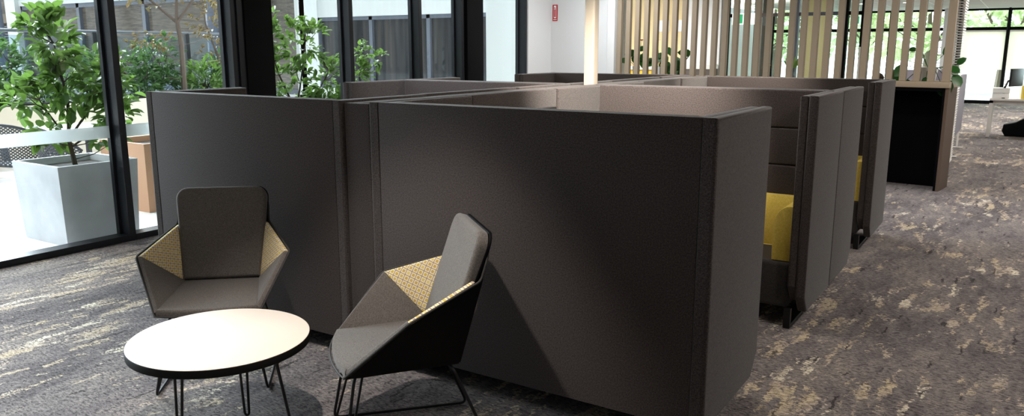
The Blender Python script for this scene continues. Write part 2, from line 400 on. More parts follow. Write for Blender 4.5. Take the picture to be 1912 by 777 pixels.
# ------------------------------------------------------------------ room shell
WX = -6.48      # inner face of the window wall
struct(MB().box(WX - 0.15, 9, -3.2, 29.1, -0.1, 0).build('floor', 'carpet', smooth=False))
struct(MB().box(WX - 0.25, 9, -3.2, 29.1, 2.9, 3.0).build('ceiling', 'ceiling_tile', smooth=False))
struct(MB().box(8.9, 9.05, -3.2, 29.1, 0, 2.9).build('wall_right', 'white_wall', smooth=False))
struct(MB().box(WX - 0.15, 9, -3.3, -3.2, 0, 2.9).build('wall_near', 'white_wall', smooth=False))
struct(MB().box(WX - 0.15, WX, -3.2, -0.9, 0, 2.9).build('wall_left', 'white_wall', smooth=False))

# glazed wall on the left: one window per bay, mullions as its frame
bays = [(-0.9, 0.3), (0.3, 3.93), (3.93, 5.15), (5.56, 6.75), (6.75, 7.98), (7.98, 8.88), (9.3, 10.5)]
for i, (a, b) in enumerate(bays):
    win = struct(bpy.data.objects.new('window_%d' % (i + 1), None)); COL.objects.link(win)
    f = MB()
    f.box(WX - 0.15, WX, a, b, 0.0, 0.055, 0.004)          # sill
    f.box(WX - 0.15, WX, a, b, 2.8, 2.9)                    # head
    f.box(WX - 0.15, WX, b - 0.06, b, 0.05, 2.82, 0.004)    # mullion
    f.box(WX - 0.155, WX - 0.11, b - 0.085, b - 0.05, 0.05, 2.82)
    f.build('frame', 'mullion', win, smooth=False)
    MB().box(WX - 0.125, WX - 0.117, a, b - 0.06, 0.05, 2.8).build('pane', 'glass', win, smooth=False)
    if i < 6:
        MB().box(WX - 0.116, WX - 0.114, a, b - 0.06, 0.905, 1.01).build('frosted_band', 'frosted', win, smooth=False)
struct(MB().box(WX - 0.15, WX + 0.04, 5.22, 5.56, 0, 2.9, 0.006).build('trim_1', 'column_black'))
struct(MB().box(WX - 0.15, WX + 0.04, 8.9, 9.28, 0, 2.9, 0.006).build('trim_2', 'column_black'))
struct(MB().box(WX - 0.15, WX + 0.02, 5.15, 5.22, 0, 2.9).build('trim_3', 'mullion'))
# white wall block after the glazing
struct(MB().box(WX - 0.15, WX + 0.02, 10.5, 11.2, 0, 2.9).build('wall_end', 'white_wall'))
struct(MB().box(WX - 0.15, -5.42, 11.2, 11.45, 0, 2.9).build('wall_sign_side', 'white_wall'))
struct(MB().box(-5.42, -5.30, 11.1, 11.5, 0, 2.9, 0.004).build('trim_4', 'white_wall'))
# far back wall left of the office (kitchen side) and far glazed front
struct(MB().box(-7.7, -5.72, 15.0, 15.12, 0, 2.9).build('wall_kitchen', 'cream_wall', smooth=False))
struct(MB().box(-5.72, -4.95, 14.96, 15.12, 0, 2.9).build('wall_kitchen_end', 'white_wall', smooth=False))
struct(MB().box(-7.8, -7.7, 11.45, 29, 0, 2.9).build('wall_far_left', 'white_wall', smooth=False))
struct(MB().box(-7.72, WX - 0.15, 11.2, 11.45, 0, 2.9).build('wall_behind_terrace', 'facade_white', smooth=False))
FY = 29.0
def far_window(idx, x0, x1, door=False):
    win = struct(bpy.data.objects.new('window_%d' % idx, None)); COL.objects.link(win)
    f = MB()
    f.box(x0 - 0.05, x0 + 0.05, FY - 0.1, FY, 0, 2.9); f.box(x0, x1, FY - 0.1, FY, 2.84, 2.9)
    f.box(x0, x1, FY - 0.1, FY, 2.24, 2.34); f.box(x0, x1, FY - 0.1, FY, 0, 0.1)
    f.build('frame', 'column_black', win, smooth=False)
    MB().box(x0 + .05, x1 - .05, FY - 0.05, FY - 0.04, 0.1, 2.84).build('pane', 'office_glass', win, smooth=False)
    return win
for k, (a, b) in enumerate([(-7.7, -6.3), (-6.3, -5.0), (-5.0, -3.9), (-3.9, -2.35), (-1.95, -0.62), (-0.62, 0.9), (0.9, 2.4), (2.4, 8.9)]):
    far_window(20 + k, a, b)
struct(MB().box(-2.35, -1.95, FY - 0.5, FY, 0, 2.9).build('trim_5', 'white_wall', smooth=False))
# glass office partition in the middle distance
def partition_window(idx, x0, x1, y, dark=0.05, m='column_black', top=2.9):
    win = struct(bpy.data.objects.new('window_%d' % idx, None)); COL.objects.link(win)
    f = MB(); f.box(x0, x0 + dark, y - 0.06, y + 0.06, 0, top); f.box(x0, x1, y - 0.04, y + 0.04, 2.25, 2.31); f.box(x0, x1, y - 0.04, y + 0.04, 0, 0.1)
    f.build('frame', m, win, smooth=False)
    MB().box(x0 + dark, x1, y - 0.006, y + 0.006, 0.1, top).build('pane', 'office_glass', win, smooth=False)
partition_window(31, -4.9, -4.35, 15.1, 0.07); partition_window(32, -4.35, -3.6, 15.1, 0.12, 'kitchen_grey'); partition_window(33, -3.6, -2.85, 15.1, 0.05, 'facade_frame')
partition_window(34, -2.85, -2.45, 15.1, 0.13); 
dr = struct(bpy.data.objects.new('door_1', None)); COL.objects.link(dr)
dm = MB(); dm.box(-2.5, -2.36, 15.0, 15.2, 0, 2.55); dm.build('door_frame', 'column_black', dr, smooth=False)
MB().tube([(-2.47, 14.93, 0.7), (-2.47, 14.93, 1.7)], 0.015).build('door_handle', 'white_metal', dr)
struct(MB().box(-4.9, -2.36, 18.6, 18.7, 0, 0.9).build('trim_6', 'white_wall', smooth=False))
struct(MB().box(-4.15, -3.75, 18.3, 18.6, 0, 2.9).build('trim_7', 'cream_wall', smooth=False))
struct(MB().box(-5.2, -4.95, 18.3, 18.6, 0, 2.9).build('trim_8', 'kitchen_grey', smooth=False))

# ------------------------------------------------------------------ outside ground, facades
struct(MB().box(-60, WX - 0.15, -30, 45, -0.12, -0.02).build('floor_terrace', 'terrace', smooth=False))
struct(MB().box(WX - 0.15, 60, 29.1, 90, -0.12, -0.02).build('floor_far_ground', 'pale_ground', smooth=False))

def facade(name, label, x0, x1, y, z1, zsill, zhead, cols, glassm='facade_glass', thick=0.6, pitch=2.4, lowwall='facade_white'):
    t = thing(name, label, 'building', (x0, y, 0))
    wl = x1 - x0
    m = MB(); m.box(0, wl, 0, thick, 0, zsill); m.box(0, wl, 0, thick, zhead, z1)
    for a, b in cols: m.box(a - x0, b - x0, -0.12, thick, 0, z1)
    m.box(0, 0.1, 0, thick, 0, z1); m.box(wl - 0.1, wl, 0, thick, 0, z1)
    m.build('wall', 'facade_white', t, smooth=False)
    segs = []; cur = x0
    for a, b in sorted(cols) + [(x1, x1)]:
        if a - cur > 0.3: segs.append((cur, a))
        cur = b
    for a, b in segs:
        n = max(1, round((b - a) / pitch))
        for k in range(n):
            p, q = a + (b - a) * k / n, a + (b - a) * (k + 1) / n
            fr = MB(); e = 0.07
            fr.box(p - x0, p - x0 + e, 0.05, 0.2, zsill, zhead); fr.box(q - x0 - e, q - x0, 0.05, 0.2, zsill, zhead)
            fr.box(p - x0, q - x0, 0.05, 0.2, zhead - 0.12, zhead); fr.box(p - x0, q - x0, 0.02, 0.2, zsill, zsill + 0.12)
            fo = fr.build('window_frame', 'facade_frame', t, smooth=False)
            MB().box(p - x0 + e, q - x0 - e, 0.15, 0.18, zsill + .1, zhead - .1).build('pane', glassm, fo, smooth=False)
    return t
facade('terrace_building', 'long white building with dark grey framed windows behind the terrace trees', -27.2, -14.2, 13.0, 6.5, 0.62, 2.98,
       [(-27.2, -26.6), (-17.0, -16.3)], 'facade_reflection', pitch=2.9)
facade('courtyard_building', 'white building with tall curtained dark windows facing the courtyard', -24, -13.4, 20.0, 5.2, 0.35, 2.75, [(-21.6, -20.9), (-13.6, -13.4)], pitch=2.6)
t = thing('white_block_building', 'plain white rendered block beyond the end windows', 'building', (-13.3, 19.4, 0))
MB().box(0, 4.5, 0, 6, 0, 6.0, 0.02).build('wall', 'facade_white', t); MB().box(0, 4.5, -0.06, 6.05, 6.0, 6.15).build('parapet', 'facade_frame', t)
t = thing('brick_building', 'brown brick building with dark louvred windows at far left', 'building', (-34, 14.2, 0))
MB().box(0, 6.6, 0, 1.2, 0, 7).build('wall', 'brick', t, smooth=False)
m = MB()
for k in range(26): m.box(0.3, 6.2, -0.1, 0.0, 0.3 + k * 0.085, 0.34 + k * 0.085)
m.build('louvre', 'facade_frame', t, smooth=False)
MB().box(0, 6.6, -0.3, 0.0, 2.55, 2.85).build('canopy', 'roof_brown', t, smooth=False)
for x, y, l in [(-24.2, 11.2, 'blue-grey downpipe post left of the terrace building'), (-16.3, 12.3, 'blue-grey round post before the right end of the terrace building')]:
    o = MB().lathe([(0.16, 0), (0.16, 6.0)], n=24).build('round_post', 'grey_pipe'); o.location = (x, y, -0.02)
    tag(o, l, 'post')

# balustrade
t = thing('glass_balustrade', 'glass balustrade with grey rail and posts behind the planting', 'railing', (-14.6, 2.5, 0))
MB().tube([(0, 0, 1.98), (0, 9.9, 1.98)], 0.03).build('handrail', 'rail_grey', t)
for k in range(6):
    y = 0.05 + k * 1.95
    MB().box(-0.03, 0.03, y - 0.04, y + 0.04, 0.0, 1.97).build('post', 'mullion', t, smooth=False)
    if k < 5: MB().box(-0.006, 0.006, y + 0.06, y + 1.89, 0.25, 1.9).build('pane', 'rail_glass', t, smooth=False)

# ------------------------------------------------------------------ plants
def leaf_at(bm, p, d, up, L, W, fold=0.25, droop=0.2):
    d = d.normalized(); s = d.cross(up)
    if s.length < 1e-4: s = d.orthogonal()
    s.normalize(); n = s.cross(d).normalized()
    a = bm.verts.new(p)
    prof = [(0.2, 0.78), (0.5, 1.0), (0.8, 0.7)]
    mid = []; lf = []; rt = []
    for t_, w_ in prof:
        c = p + d * L * t_ - n * (droop * L * t_ * t_)
        mid.append(bm.verts.new(c)); lf.append(bm.verts.new(c + s * W * w_ * .5 + n * W * fold * w_)); rt.append(bm.verts.new(c - s * W * w_ * .5 + n * W * fold * w_))
    tip = bm.verts.new(p + d * L - n * droop * L)
    bm.faces.new((a, lf[0], mid[0])); bm.faces.new((a, mid[0], rt[0]))
    for i in range(2):
        bm.faces.new((mid[i], lf[i], lf[i + 1], mid[i + 1])); bm.faces.new((mid[i], mid[i + 1], rt[i + 1], rt[i]))
    bm.faces.new((mid[2], lf[2], tip)); bm.faces.new((mid[2], tip, rt[2]))
def rv(): 
    while True:
        v = Vector((random.uniform(-1, 1), random.uniform(-1, 1), random.uniform(-1, 1)))
        if 0.05 < v.length < 1: return v
def plant(name, label, cat, loc, clumps, n, L, W, leaf, trunk=None, bark='bark', group=None, droop=0.3, parent_stems=True):
    """clumps: list of (centre, radii, weight); trunk: list of (points, radii)"""
    t = thing(name, label, cat, loc, 0, group)
    stems = MB()
    for pts, rr in (trunk or []):
        stems.tube(pts, rr, 7)
    fb = MB(); fb.recalc = False
    tot = sum(c[2] for c in clumps)
    for c, rad, wt in clumps:
        c = Vector(c)
        for k in range(int(n * wt / tot)):
            if k % 5 == 0:
                q = rv(); q = q.normalized() * (0.35 + 0.65 * random.random())
                tip = c + Vector((q.x * rad[0], q.y * rad[1], q.z * rad[2])); dirn = (tip - c).normalized() + Vector((0, 0, 0.35))
                if trunk and parent_stems and k % 20 == 0:
                    best = min((p for pts, rr in trunk for a_, b_ in zip(pts, pts[1:]) for p in (a_.lerp(b_, .0), a_.lerp(b_, .33), a_.lerp(b_, .66), b_) if p.z < tip.z - L * .5), key=lambda p: (p - tip).length, default=None)
                    if best is not None:
                        md = best.lerp(tip, .5) + Vector((0, 0, -(best - tip).length * .08))
                        stems.tube([best, md, tip], [0.006 * L / .09, 0.0045 * L / .09, 0.002 * L / .09], 4)
            p = tip + rv() * L * 0.5
            d = dirn.normalized() + rv() * 0.9
            leaf_at(fb.bm, p, d, Vector((0, 0, 1)) + rv() * 0.5, L * random.uniform(.7, 1.2), W * random.uniform(.8, 1.15), droop=droop)
    if trunk: stems.build('stem', bark, t)
    else: stems.bm.free()
    o = fb.build('foliage', leaf, t); 
    return t
def planter(name, label, x0, x1, y0, y1, h, m, taper=0.03, soil=0.06, wall=0.035, group=None):
    cx_, cy_ = (x0 + x1) / 2, (y0 + y1) / 2; hx, hy = (x1 - x0) / 2, (y1 - y0) / 2
    t = thing(name, label, 'planter', (cx_, cy_, -0.02), 0, group)
    b = MB(); bm = b.bm
    def ring(hx_, hy_, z): return [bm.verts.new((sx * hx_, sy * hy_, z)) for sx, sy in ((-1, -1), (1, -1), (1, 1), (-1, 1))]
    r0 = ring(hx - taper, hy - taper, 0); r1 = ring(hx, hy, h); r2 = ring(hx - wall, hy - wall, h); r3 = ring(hx - wall - .01, hy - wall - .01, h - soil - .02)
    for a, c in ((r0, r1), (r1, r2), (r2, r3)):
        for k in range(4): bm.faces.new((a[k], a[(k + 1) % 4], c[(k + 1) % 4], c[k]))
    bm.faces.new(r0[::-1]); bm.faces.new(r3)
    b.build('box', m, t, smooth=False)
    MB().box(-hx + wall + .012, hx - wall - .012, -hy + wall + .012, hy - wall - .012, h - soil - .018, h - soil).build('soil', 'soil', t, smooth=False)
    return t
planter('square_planter', 'pale grey square planter box by the left window with a leafy shrub in it', -7.52, -6.76, 3.46, 4.18, 0.70, 'planter_concrete')
planter('terracotta_planter', 'terracotta coloured trough behind the pale square planter', -8.35, -7.55, 4.75, 6.3, 0.72, 'terracotta', 0.0)
planter('terrace_planter', 'white planter hidden behind the black column with a leafy shrub', -7.75, -7.1, 6.3, 7.0, 0.65, 'pot_white')
planter('terrace_planter', 'white planter outside the fourth window holding a small shrub', -7.75, -7.1, 7.5, 8.1, 0.6, 'pot_white')
def S(*p): return [Vector(q) for q in p]
plant('leafy_shrub', 'bright green broad-leaved shrub growing in the pale square planter', 'shrub', (-7.14, 3.82, 0.6),
      [((-0.05, -0.05, 1.08), (0.24, 0.24, 0.32), 3), ((0.22, 0.22, 0.78), (0.26, 0.28, 0.30), 3), ((-0.24, -0.24, 0.62), (0.24, 0.24, 0.18), 2),
       ((0.02, 0.0, 0.78), (0.3, 0.3, 0.3), 2.5), ((-0.15, -0.12, 0.3), (0.18, 0.16, 0.1), .8), ((0.2, 0.2, 0.28), (0.2, 0.2, 0.14), .8), ((-0.16,-.14,1.25),(.12,.12,.16),.8), ((.3,.28,.5),(.15,.2,.2),1)],
      820, 0.11, 0.072, 'leaf_bright',
      [(S((0, 0, 0), (-0.03, -0.02, 0.25), (-0.02, 0, 0.6), (-0.05, -0.05, 1.1)), [0.022, 0.018, 0.013, 0.006]),
       (S((-0.02, 0, 0.3), (0.1, 0.1, 0.5), (0.2, 0.22, 0.9)), [0.012, 0.01, 0.005]),
       (S((-0.03, -0.02, 0.25), (-0.12, -0.1, 0.45), (-0.2, -0.2, 0.7)), [0.01, 0.008, 0.004]),
       (S((-0.02, 0, 0.2), (0.14, 0.15, 0.35), (0.28, 0.3, 0.6)), [0.01, 0.008, 0.004])], 'bark_dark')
plant('leafy_shrub', 'tall green shrub seen through the window right of the black column', 'shrub', (-7.42, 6.65, 0.55),
      [((-0.2, -0.2, 1.25), (0.28, 0.25, 0.3), 2.4), ((0.12, 0.1, 1.15), (0.3, 0.3, 0.34), 2.4), ((-0.1, -0.1, 0.75), (0.4, 0.4, 0.34), 3), ((0.3, 0.3, 0.75), (0.26, 0.3, 0.3), 2), ((0, 0, 0.35), (0.35, 0.35, 0.25), 2), ((.35,.35,.4),(.2,.25,.2),1), ((-.3,-.3,.3),(.2,.2,.3),1)],
      1300, 0.095, 0.06, 'leaf_bright',
      [(S((0, 0, 0), (0.0, 0.02, 0.4), (-0.1, -0.1, 0.8), (-0.2, -0.2, 1.3)), [0.02, 0.016, 0.01, 0.005]),
       (S((0.0, 0.02, 0.3), (0.06, 0.08, 0.7), (0.14, 0.12, 1.2)), [0.014, 0.01, 0.005]),
       (S((0, 0, 0.2), (0.16, 0.18, 0.5), (0.3, 0.32, 0.85)), [0.012, 0.009, 0.004])], 'bark_dark')
plant('leafy_shrub', 'slim light green shrub outside the fourth window', 'shrub', (-7.42, 7.8, 0.5),
      [((-0.02, -0.02, 0.85), (0.16, 0.16, 0.25), 2), ((0.08, 0.08, 0.5), (0.2, 0.2, 0.22), 2), ((0.16, 0.18, 1.02), (0.12, 0.12, 0.12), .8), ((.05, .05, 1.1), (.1, .1, .2), .8)],
      330, 0.085, 0.055, 'leaf_bright', [(S((0, 0, 0), (0.02, 0.02, 0.5), (0, 0, 1.0)), [0.013, 0.01, 0.004])], 'bark_dark')

# raised planting bed
t = thing('raised_bed', 'long cream raised planting bed along the terrace edge', 'planter', (-12.4, 2.5, -0.02))
pts = [(0.12, 2.5), (0.15, 3.0), (0.1, 4.6), (-0.25, 6.2), (-0.9, 8.6), (-2.0, 9.9)]
ol = pts + [(-2.12, 9.9), (-2.12, 2.5)]
MB().prism(ol, 0, 0.86, 'Z').build('bed_wall', 'bed_wall', t, smooth=False)
MB().prism([(-.03, 2.6), (0, 3.0), (-.05, 4.6), (-.4, 6.2), (-1.0, 8.5), (-1.98, 9.7), (-2.05, 9.75), (-2.05, 2.6)], 0.86, 0.88, 'Z').build('soil', 'soil', t, smooth=False)
t = thing('raised_bed', 'peach tiled raised planting bed at the far left of the terrace', 'planter', (-11.6, 2.2, -0.02))
MB().box(-0.9, 0.35, 0, 2.75, 0, 0.8, 0.01).build('bed_wall', 'terracotta', t)
MB().box(-0.8, 0.25, 0.1, 2.65, 0.8, 0.815).build('soil', 'soil', t)
def bush(label, x, y, r, h, n, leaf='leaf_dark', L=0.13, W=0.06, z=0.84):
    plant('garden_shrub', label, 'shrub', (x, y, z), [((0, 0, h * .55), (r, r, h * .5), 3), ((r * .3, -r * .2, h * .25), (r, r, h * .3), 2)], n, L, W, leaf,
          [(S((0, 0, 0), (0.02, 0, h * .5)), [0.02, 0.01]), (S((0, 0, 0), (0.12, 0.1, h * .6)), [0.015, 0.008])], 'bark_dark')
bush('round dark shrub at the left edge of the terrace bed', -13.0, 6.0, 0.5, 1.0, 520)
bush('low broad-leaved shrub in the peach tiled bed', -11.75, 4.0, 0.5, 0.38, 420, 'leaf_bright', 0.15, 0.06, 0.78)
bush('pale green low plant beside the peach bed', -12.75, 5.65, 0.45, 0.45, 380, 'leaf_bright', 0.15, 0.05)
bush('grey-green shrub right of the first mullion, behind the cream bed', -12.9, 7.45, 0.42, 0.85, 520, 'leaf_dark', 0.11, 0.05)
bush('dense shrub at the foot of the autumn tree trunk', -13.2, 8.35, 0.45, 0.8, 560, 'leaf_dark', 0.12, 0.055)
bush('tall leafy shrub just behind the autumn tree', -13.6, 9.0, 0.5, 1.15, 560, 'leaf_dark', 0.12, 0.055)
bush('spiky low shrub right of the autumn tree', -13.3, 9.75, 0.42, 0.6, 420, 'leaf_bright', 0.18, 0.05)
bush('dark shrub beside the second slim tree', -14.0, 10.7, 0.4, 0.8, 420, 'leaf_dark', 0.12, 0.055)
bush('small bush left of the pale square planter shrub', -12.9, 6.75, 0.38, 0.6, 340, 'leaf_dark', 0.12, 0.05)
plant('slim_tree', 'autumn coloured tree with a bare trunk behind the window', 'tree', (-13.1, 9.15, 0.84),
      [((-0.4, -0.5, 1.9), (0.9, 0.9, 0.45), 3), ((0.5, 0.6, 1.9), (0.7, 0.7, 0.5), 2.5), ((0.1, -0.6, 1.0), (0.3, 0.5, 0.22), .8), ((-0.3, -1.1, 0.55), (0.3, 0.35, 0.15), .5), ((0.4, 0.6, 1.2), (0.5, 0.5, 0.3), .8)],
      800, 0.09, 0.055, 'leaf_autumn',
      [(S((0, 0, 0), (0.02, 0, 0.9), (-0.03, -0.02, 1.35)), [0.055, 0.045, 0.04]), (S((-0.03, -0.02, 1.3), (-0.4, -0.35, 1.75), (-0.7, -0.7, 2.3)), [0.03, 0.022, 0.012]),
       (S((-0.03, -0.02, 1.35), (0.0, 0.0, 1.9), (0, 0.05, 2.6)), [0.03, 0.025, 0.015]), (S((-0.03, -0.02, 1.3), (0.22, 0.25, 1.8), (0.4, 0.5, 2.5)), [0.03, 0.02, 0.012])])
plant('slim_tree', 'thin leaning tree with sparse autumn leaves, right of the first', 'tree', (-13.7, 10.35, 0.84),
      [((-0.1, 0, 1.5), (0.5, 0.6, 0.5), 2), ((0.1, 0.2, 0.7), (0.5, 0.55, 0.4), 2), ((0.3, 0.4, 1.1), (0.3, 0.3, 0.3), 1)], 520, 0.09, 0.05, 'leaf_autumn',
      [(S((0.1, 0.1, 0), (0.02, 0.02, 0.7), (-0.12, -0.1, 1.3), (-0.15, -0.15, 2.0)), [0.03, 0.024, 0.018, 0.01])])
# trees beyond the far office windows
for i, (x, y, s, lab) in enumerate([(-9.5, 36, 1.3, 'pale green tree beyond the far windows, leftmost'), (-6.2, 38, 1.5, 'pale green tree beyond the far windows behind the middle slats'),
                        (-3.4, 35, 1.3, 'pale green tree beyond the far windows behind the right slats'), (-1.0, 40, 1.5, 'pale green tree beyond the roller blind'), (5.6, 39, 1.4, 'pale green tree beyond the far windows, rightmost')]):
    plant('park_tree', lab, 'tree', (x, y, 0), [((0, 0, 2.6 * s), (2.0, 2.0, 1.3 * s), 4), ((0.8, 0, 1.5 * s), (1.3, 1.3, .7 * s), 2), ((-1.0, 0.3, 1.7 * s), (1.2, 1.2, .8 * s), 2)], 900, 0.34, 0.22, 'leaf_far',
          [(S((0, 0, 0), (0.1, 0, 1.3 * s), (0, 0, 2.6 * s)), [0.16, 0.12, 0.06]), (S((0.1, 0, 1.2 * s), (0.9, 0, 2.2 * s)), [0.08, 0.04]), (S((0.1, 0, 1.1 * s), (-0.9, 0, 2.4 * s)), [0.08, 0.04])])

# terrace furniture
def shell_chair(label, loc, rz):
    t = thing('terrace_chair', label, 'chair', loc, rz, None)
    b = MB(); bm = b.bm; N = 14; rows = []
    for zi in range(7):
        f = zi / 6; row = []
        for k in range(N + 1):
            a = PI * (-0.12 + 1.24 * k / N); h = 0.62 + 0.26 * max(0, math.sin(PI * k / N)) ** 0.8
            z = 0.42 + (h - 0.42) * f
            row.append(bm.verts.new(((0.27 + 0.05 * f) * math.cos(a), 0.04 + (0.24 + 0.07 * f) * math.sin(a), z)))
        rows.append(row)
    for r0, r1 in zip(rows, rows[1:]):
        for k in range(N): bm.faces.new((r0[k], r0[k + 1], r1[k + 1], r1[k]))
    b.build('backrest', 'perforated', t)
    MB().tube([v for v in [( (0.32) * math.cos(PI * (-0.12 + 1.24 * k / N)), 0.04 + 0.31 * math.sin(PI * (-0.12 + 1.24 * k / N)), 0.625 + 0.26 * max(0, math.sin(PI * k / N)) ** 0.8) for k in range(N + 1)]], 0.016).build('rim', 'plastic_dark', t)
    MB().box(-0.27, 0.27, -0.28, 0.27, 0.41, 0.44, 0.012).build('seat', 'plastic_dark', t)
    for sx in (-1, 1):
        for sy in (-1, 1):
            MB().tube([(sx * 0.24, sy * 0.24, 0.42), (sx * 0.29, sy * 0.29, 0)], [0.024, 0.016]).build('leg', 'plastic_dark', t)
    return t
shell_chair('dark grey perforated armchair, leftmost on the terrace', (-9.35, 4.45, -0.02), R(200))
shell_chair('dark grey perforated armchair right behind the pale square planter', (-8.6, 5.3 - .75, -0.02), R(160))
shell_chair('dark grey perforated armchair beside the terracotta trough', (-9.3, 6.55, -0.02), R(75))
t = thing('terrace_table', 'white cafe table between the dark terrace chairs', 'table', (-9.75, 5.4, -0.02))
MB().box(-0.55, 0.55, -0.55, 0.55, 0.71, 0.74, 0.008).build('tabletop', 'white_paint', t)
MB().tube([(0, 0, 0.02), (0, 0, 0.71)], 0.035).build('pedestal', 'plastic_dark', t); MB().lathe([(0.26, 0), (0.26, 0.015), (0.05, 0.03)], n=32).build('base', 'plastic_dark', t)

# ------------------------------------------------------------------ booth sofas
H = 1.396; Z0 = 0.105
def booth_sofa(label, W, D, loc, flip, kind_right=True, first_arm_out=True, backlayer=True):
    """local: back panel along X at y=0..0.1, opens to +Y, X from 0 to W. flip=True turns it to face -Y (X still 0..W)"""
    t = thing('booth_sofa', label, 'sofa', loc, 0, None)
    s = -1 if flip else 1
    ao = 0.055; ai = 0.05; bo = 0.05; bi = 0.05; c = 0.065
    def Y(a): return s * a
    # outer back panel
    y0, y1 = sorted((Y(0.0), Y(bo)))
    MB().box(c, W - c, y0, y1, Z0, H, 0.003, 2).build('back_panel', 'booth_fabric', t)
    # inner back, three upholstered bands
    y0, y1 = sorted((Y(bo + .001), Y(bo + bi)))
    m = MB()
    for a, b in ((Z0 + .05, 0.655), (0.66, 0.905), (0.91, 1.148), (1.153, H)):
        m.box(ao + ai, W - ao - ai, y0, y1, a, b, 0.012, 3)
    m.build('inner_back', 'booth_fabric', t)
    # arms: outer shell with a rounded outside corner and a cut lower front corner
    for side in (0, 1):
        xo = 0 if side == 0 else W; dx = 1 if side == 0 else -1
        cut = 0.09
        prof = [(Y(0.0), Z0), (Y(D - cut), Z0), (Y(D), Z0 + cut * 1.2), (Y(D), H), (Y(0.0), H)]
        b = MB(); t2 = bmesh.new()
        # L plan: corner return so the shell wraps the back edge
        plan_r = 0.035
        x_in = xo + dx * ao
        lo, hi = min(xo, x_in), max(xo, x_in)
        b.prism(prof, lo, hi, 'X', 0.014, 3)
        y0, y1 = sorted((Y(0.0), Y(bo)))
        yy = (y0 - .001, y1 - .004) if s > 0 else (y0 + .004, y1 + .001)
        b.box(min(xo + dx * 0.015, xo + dx * (c - .003)), max(xo + dx * 0.015, xo + dx * (c - .003)), yy[0], yy[1], Z0 + .001, H + .0005, 0.0015, 1)
        t2.free()
        b.build('arm_panel', 'booth_fabric', t)
        xa, xb = xo + dx * (ao + .002), xo + dx * (ao + ai)
        prof = [(Y(bo + .002), Z0 + .06), (Y(D - cut - .012), Z0 + .06), (Y(D - .008), Z0 + cut * 1.2 + .06), (Y(D - .008), H - .002), (Y(bo + .002), H - .002)]
        MB().prism(prof, min(xa, xb), max(xa, xb), 'X', 0.012, 3).build('inner_arm', 'booth_fabric', t)
    xi0, xi1 = ao + ai + .002, W - ao - ai - .002
    y0, y1 = sorted((Y(bo + bi + .002), Y(D - 0.06)))
    MB().box(xi0, xi1, y0, y1, 0.12, 0.40, 0.025, 3).build('seat', 'dark_seat_fabric', t)
    # yellow lumbar cushion, curved front
    n = 10; prof = []
    for k in range(n + 1):
        a = k / n * PI / 2
        prof.append((Y(bo + bi + .004 + 0.03 + 0.13 * math.sin(a * 1.0) ** 1), 0.715 - 0.31 * (1 - math.cos(a)) ** .8))
    prof = [(Y(bo + bi + .004), 0.402), (Y(bo + bi + .004), 0.715)] + prof + [(Y(bo + bi + 0.17), 0.402)]
    MB().prism(prof, xi0 + .002, xi1 - .002, 'X', 0.008, 2).build('back_cushion', 'yellow_fabric', t)
    # yellow arm cushions with a rounded inner top
    for side in (0, 1):
        base = xi0 + .004 if side == 0 else xi1 - .004; dx = 1 if side == 0 else -1
        pr = [(base, 0.402), (base, 0.74)]
        for k in range(9):
            a = k / 8 * PI / 2
            pr.append((base + dx * (0.02 + 0.10 * math.sin(a)), 0.59 + 0.15 * math.cos(a)))
        pr += [(base + dx * 0.115, 0.402)]
        y0, y1 = sorted((Y(bo + bi + 0.175), Y(D - 0.075)))
        MB().prism(pr, y0, y1, 'Y', 0.012, 2).build('arm_cushion', 'yellow_fabric', t)
    # black sled frames
    for xx in (0.10, W - 0.10):
        g = MB(); y0, y1 = sorted((Y(0.05), Y(D - 0.03)))
        g.box(xx - .02, xx + .02, y0, y1, 0, 0.025, 0.004); g.box(xx - .02, xx + .02, y0, y0 + .03, 0.02, 0.125); g.box(xx - .02, xx + .02, y1 - .03, y1, 0.02, 0.125)
        g.build('leg', 'black_metal', t, smooth=False)
    return t
XR0, XR1 = -2.745, -0.962; XL0, XL1 = -4.615, -2.93
G = None
booth_sofa('dark grey high-backed booth sofa nearest the camera, its back to the armchairs', XR1 - XR0, 0.756, (XR0, 2.944, 0), False)
booth_sofa('dark grey booth sofa facing the nearest one, lit warm beside the beige post', XR1 - XR0, 0.72, (XR0, 5.396, 0), True)
booth_sofa('dark grey booth sofa third from the front along the aisle, backed against the second', XR1 - XR0, 0.72, (XR0, 5.404, 0), False)
booth_sofa('dark grey booth sofa farthest along the aisle, next to the black recess', XR1 - XR0, 0.78, (XR0, 7.75, 0), True)
booth_sofa('dark grey booth sofa nearest the windows, behind the left armchair', XL1 - XL0, 0.70, (XL0, 2.944, 0), False)
booth_sofa('dark grey booth sofa second along the window side, showing its dark inner arm', XL1 - XL0, 0.74, (XL0, 5.396, 0), True)
booth_sofa('dark grey booth sofa third along the window side, behind the second', XL1 - XL0, 0.72, (XL0, 5.404, 0), False)
booth_sofa('dark grey booth sofa farthest along the window side, before the white wall', XL1 - XL0, 0.78, (XL0, 8.0, 0), True)
# spine partition between the two rows
t = thing('booth_spine', 'grey fabric spine partition running between the two rows of booths', 'partition', (-2.84, 2.96, 0))
m = MB(); m.box(-0.088, 0.088, 0, 0.05, Z0, 1.385, 0.01, 3); m.box(-0.088, -0.003, .052, 2.5, Z0, 1.385, 0.012, 3); m.box(0.003, 0.088, .052, 2.5, Z0, 1.385, 0.012, 3)
m.build('near_panel', 'booth_fabric', t)
m = MB(); m.box(-0.088, -0.003, 2.67, 4.8, Z0, 1.385, 0.012, 3); m.box(0.003, 0.088, 2.67, 4.8, Z0, 1.385, 0.012, 3)
m.build('far_panel', 'booth_fabric', t)
for y in (0.2, 2.2, 2.8, 4.6):
    MB().box(-0.07, 0.07, y - .02, y + .02, 0, Z0 + .01).build('foot', 'black_metal', t, smooth=False)
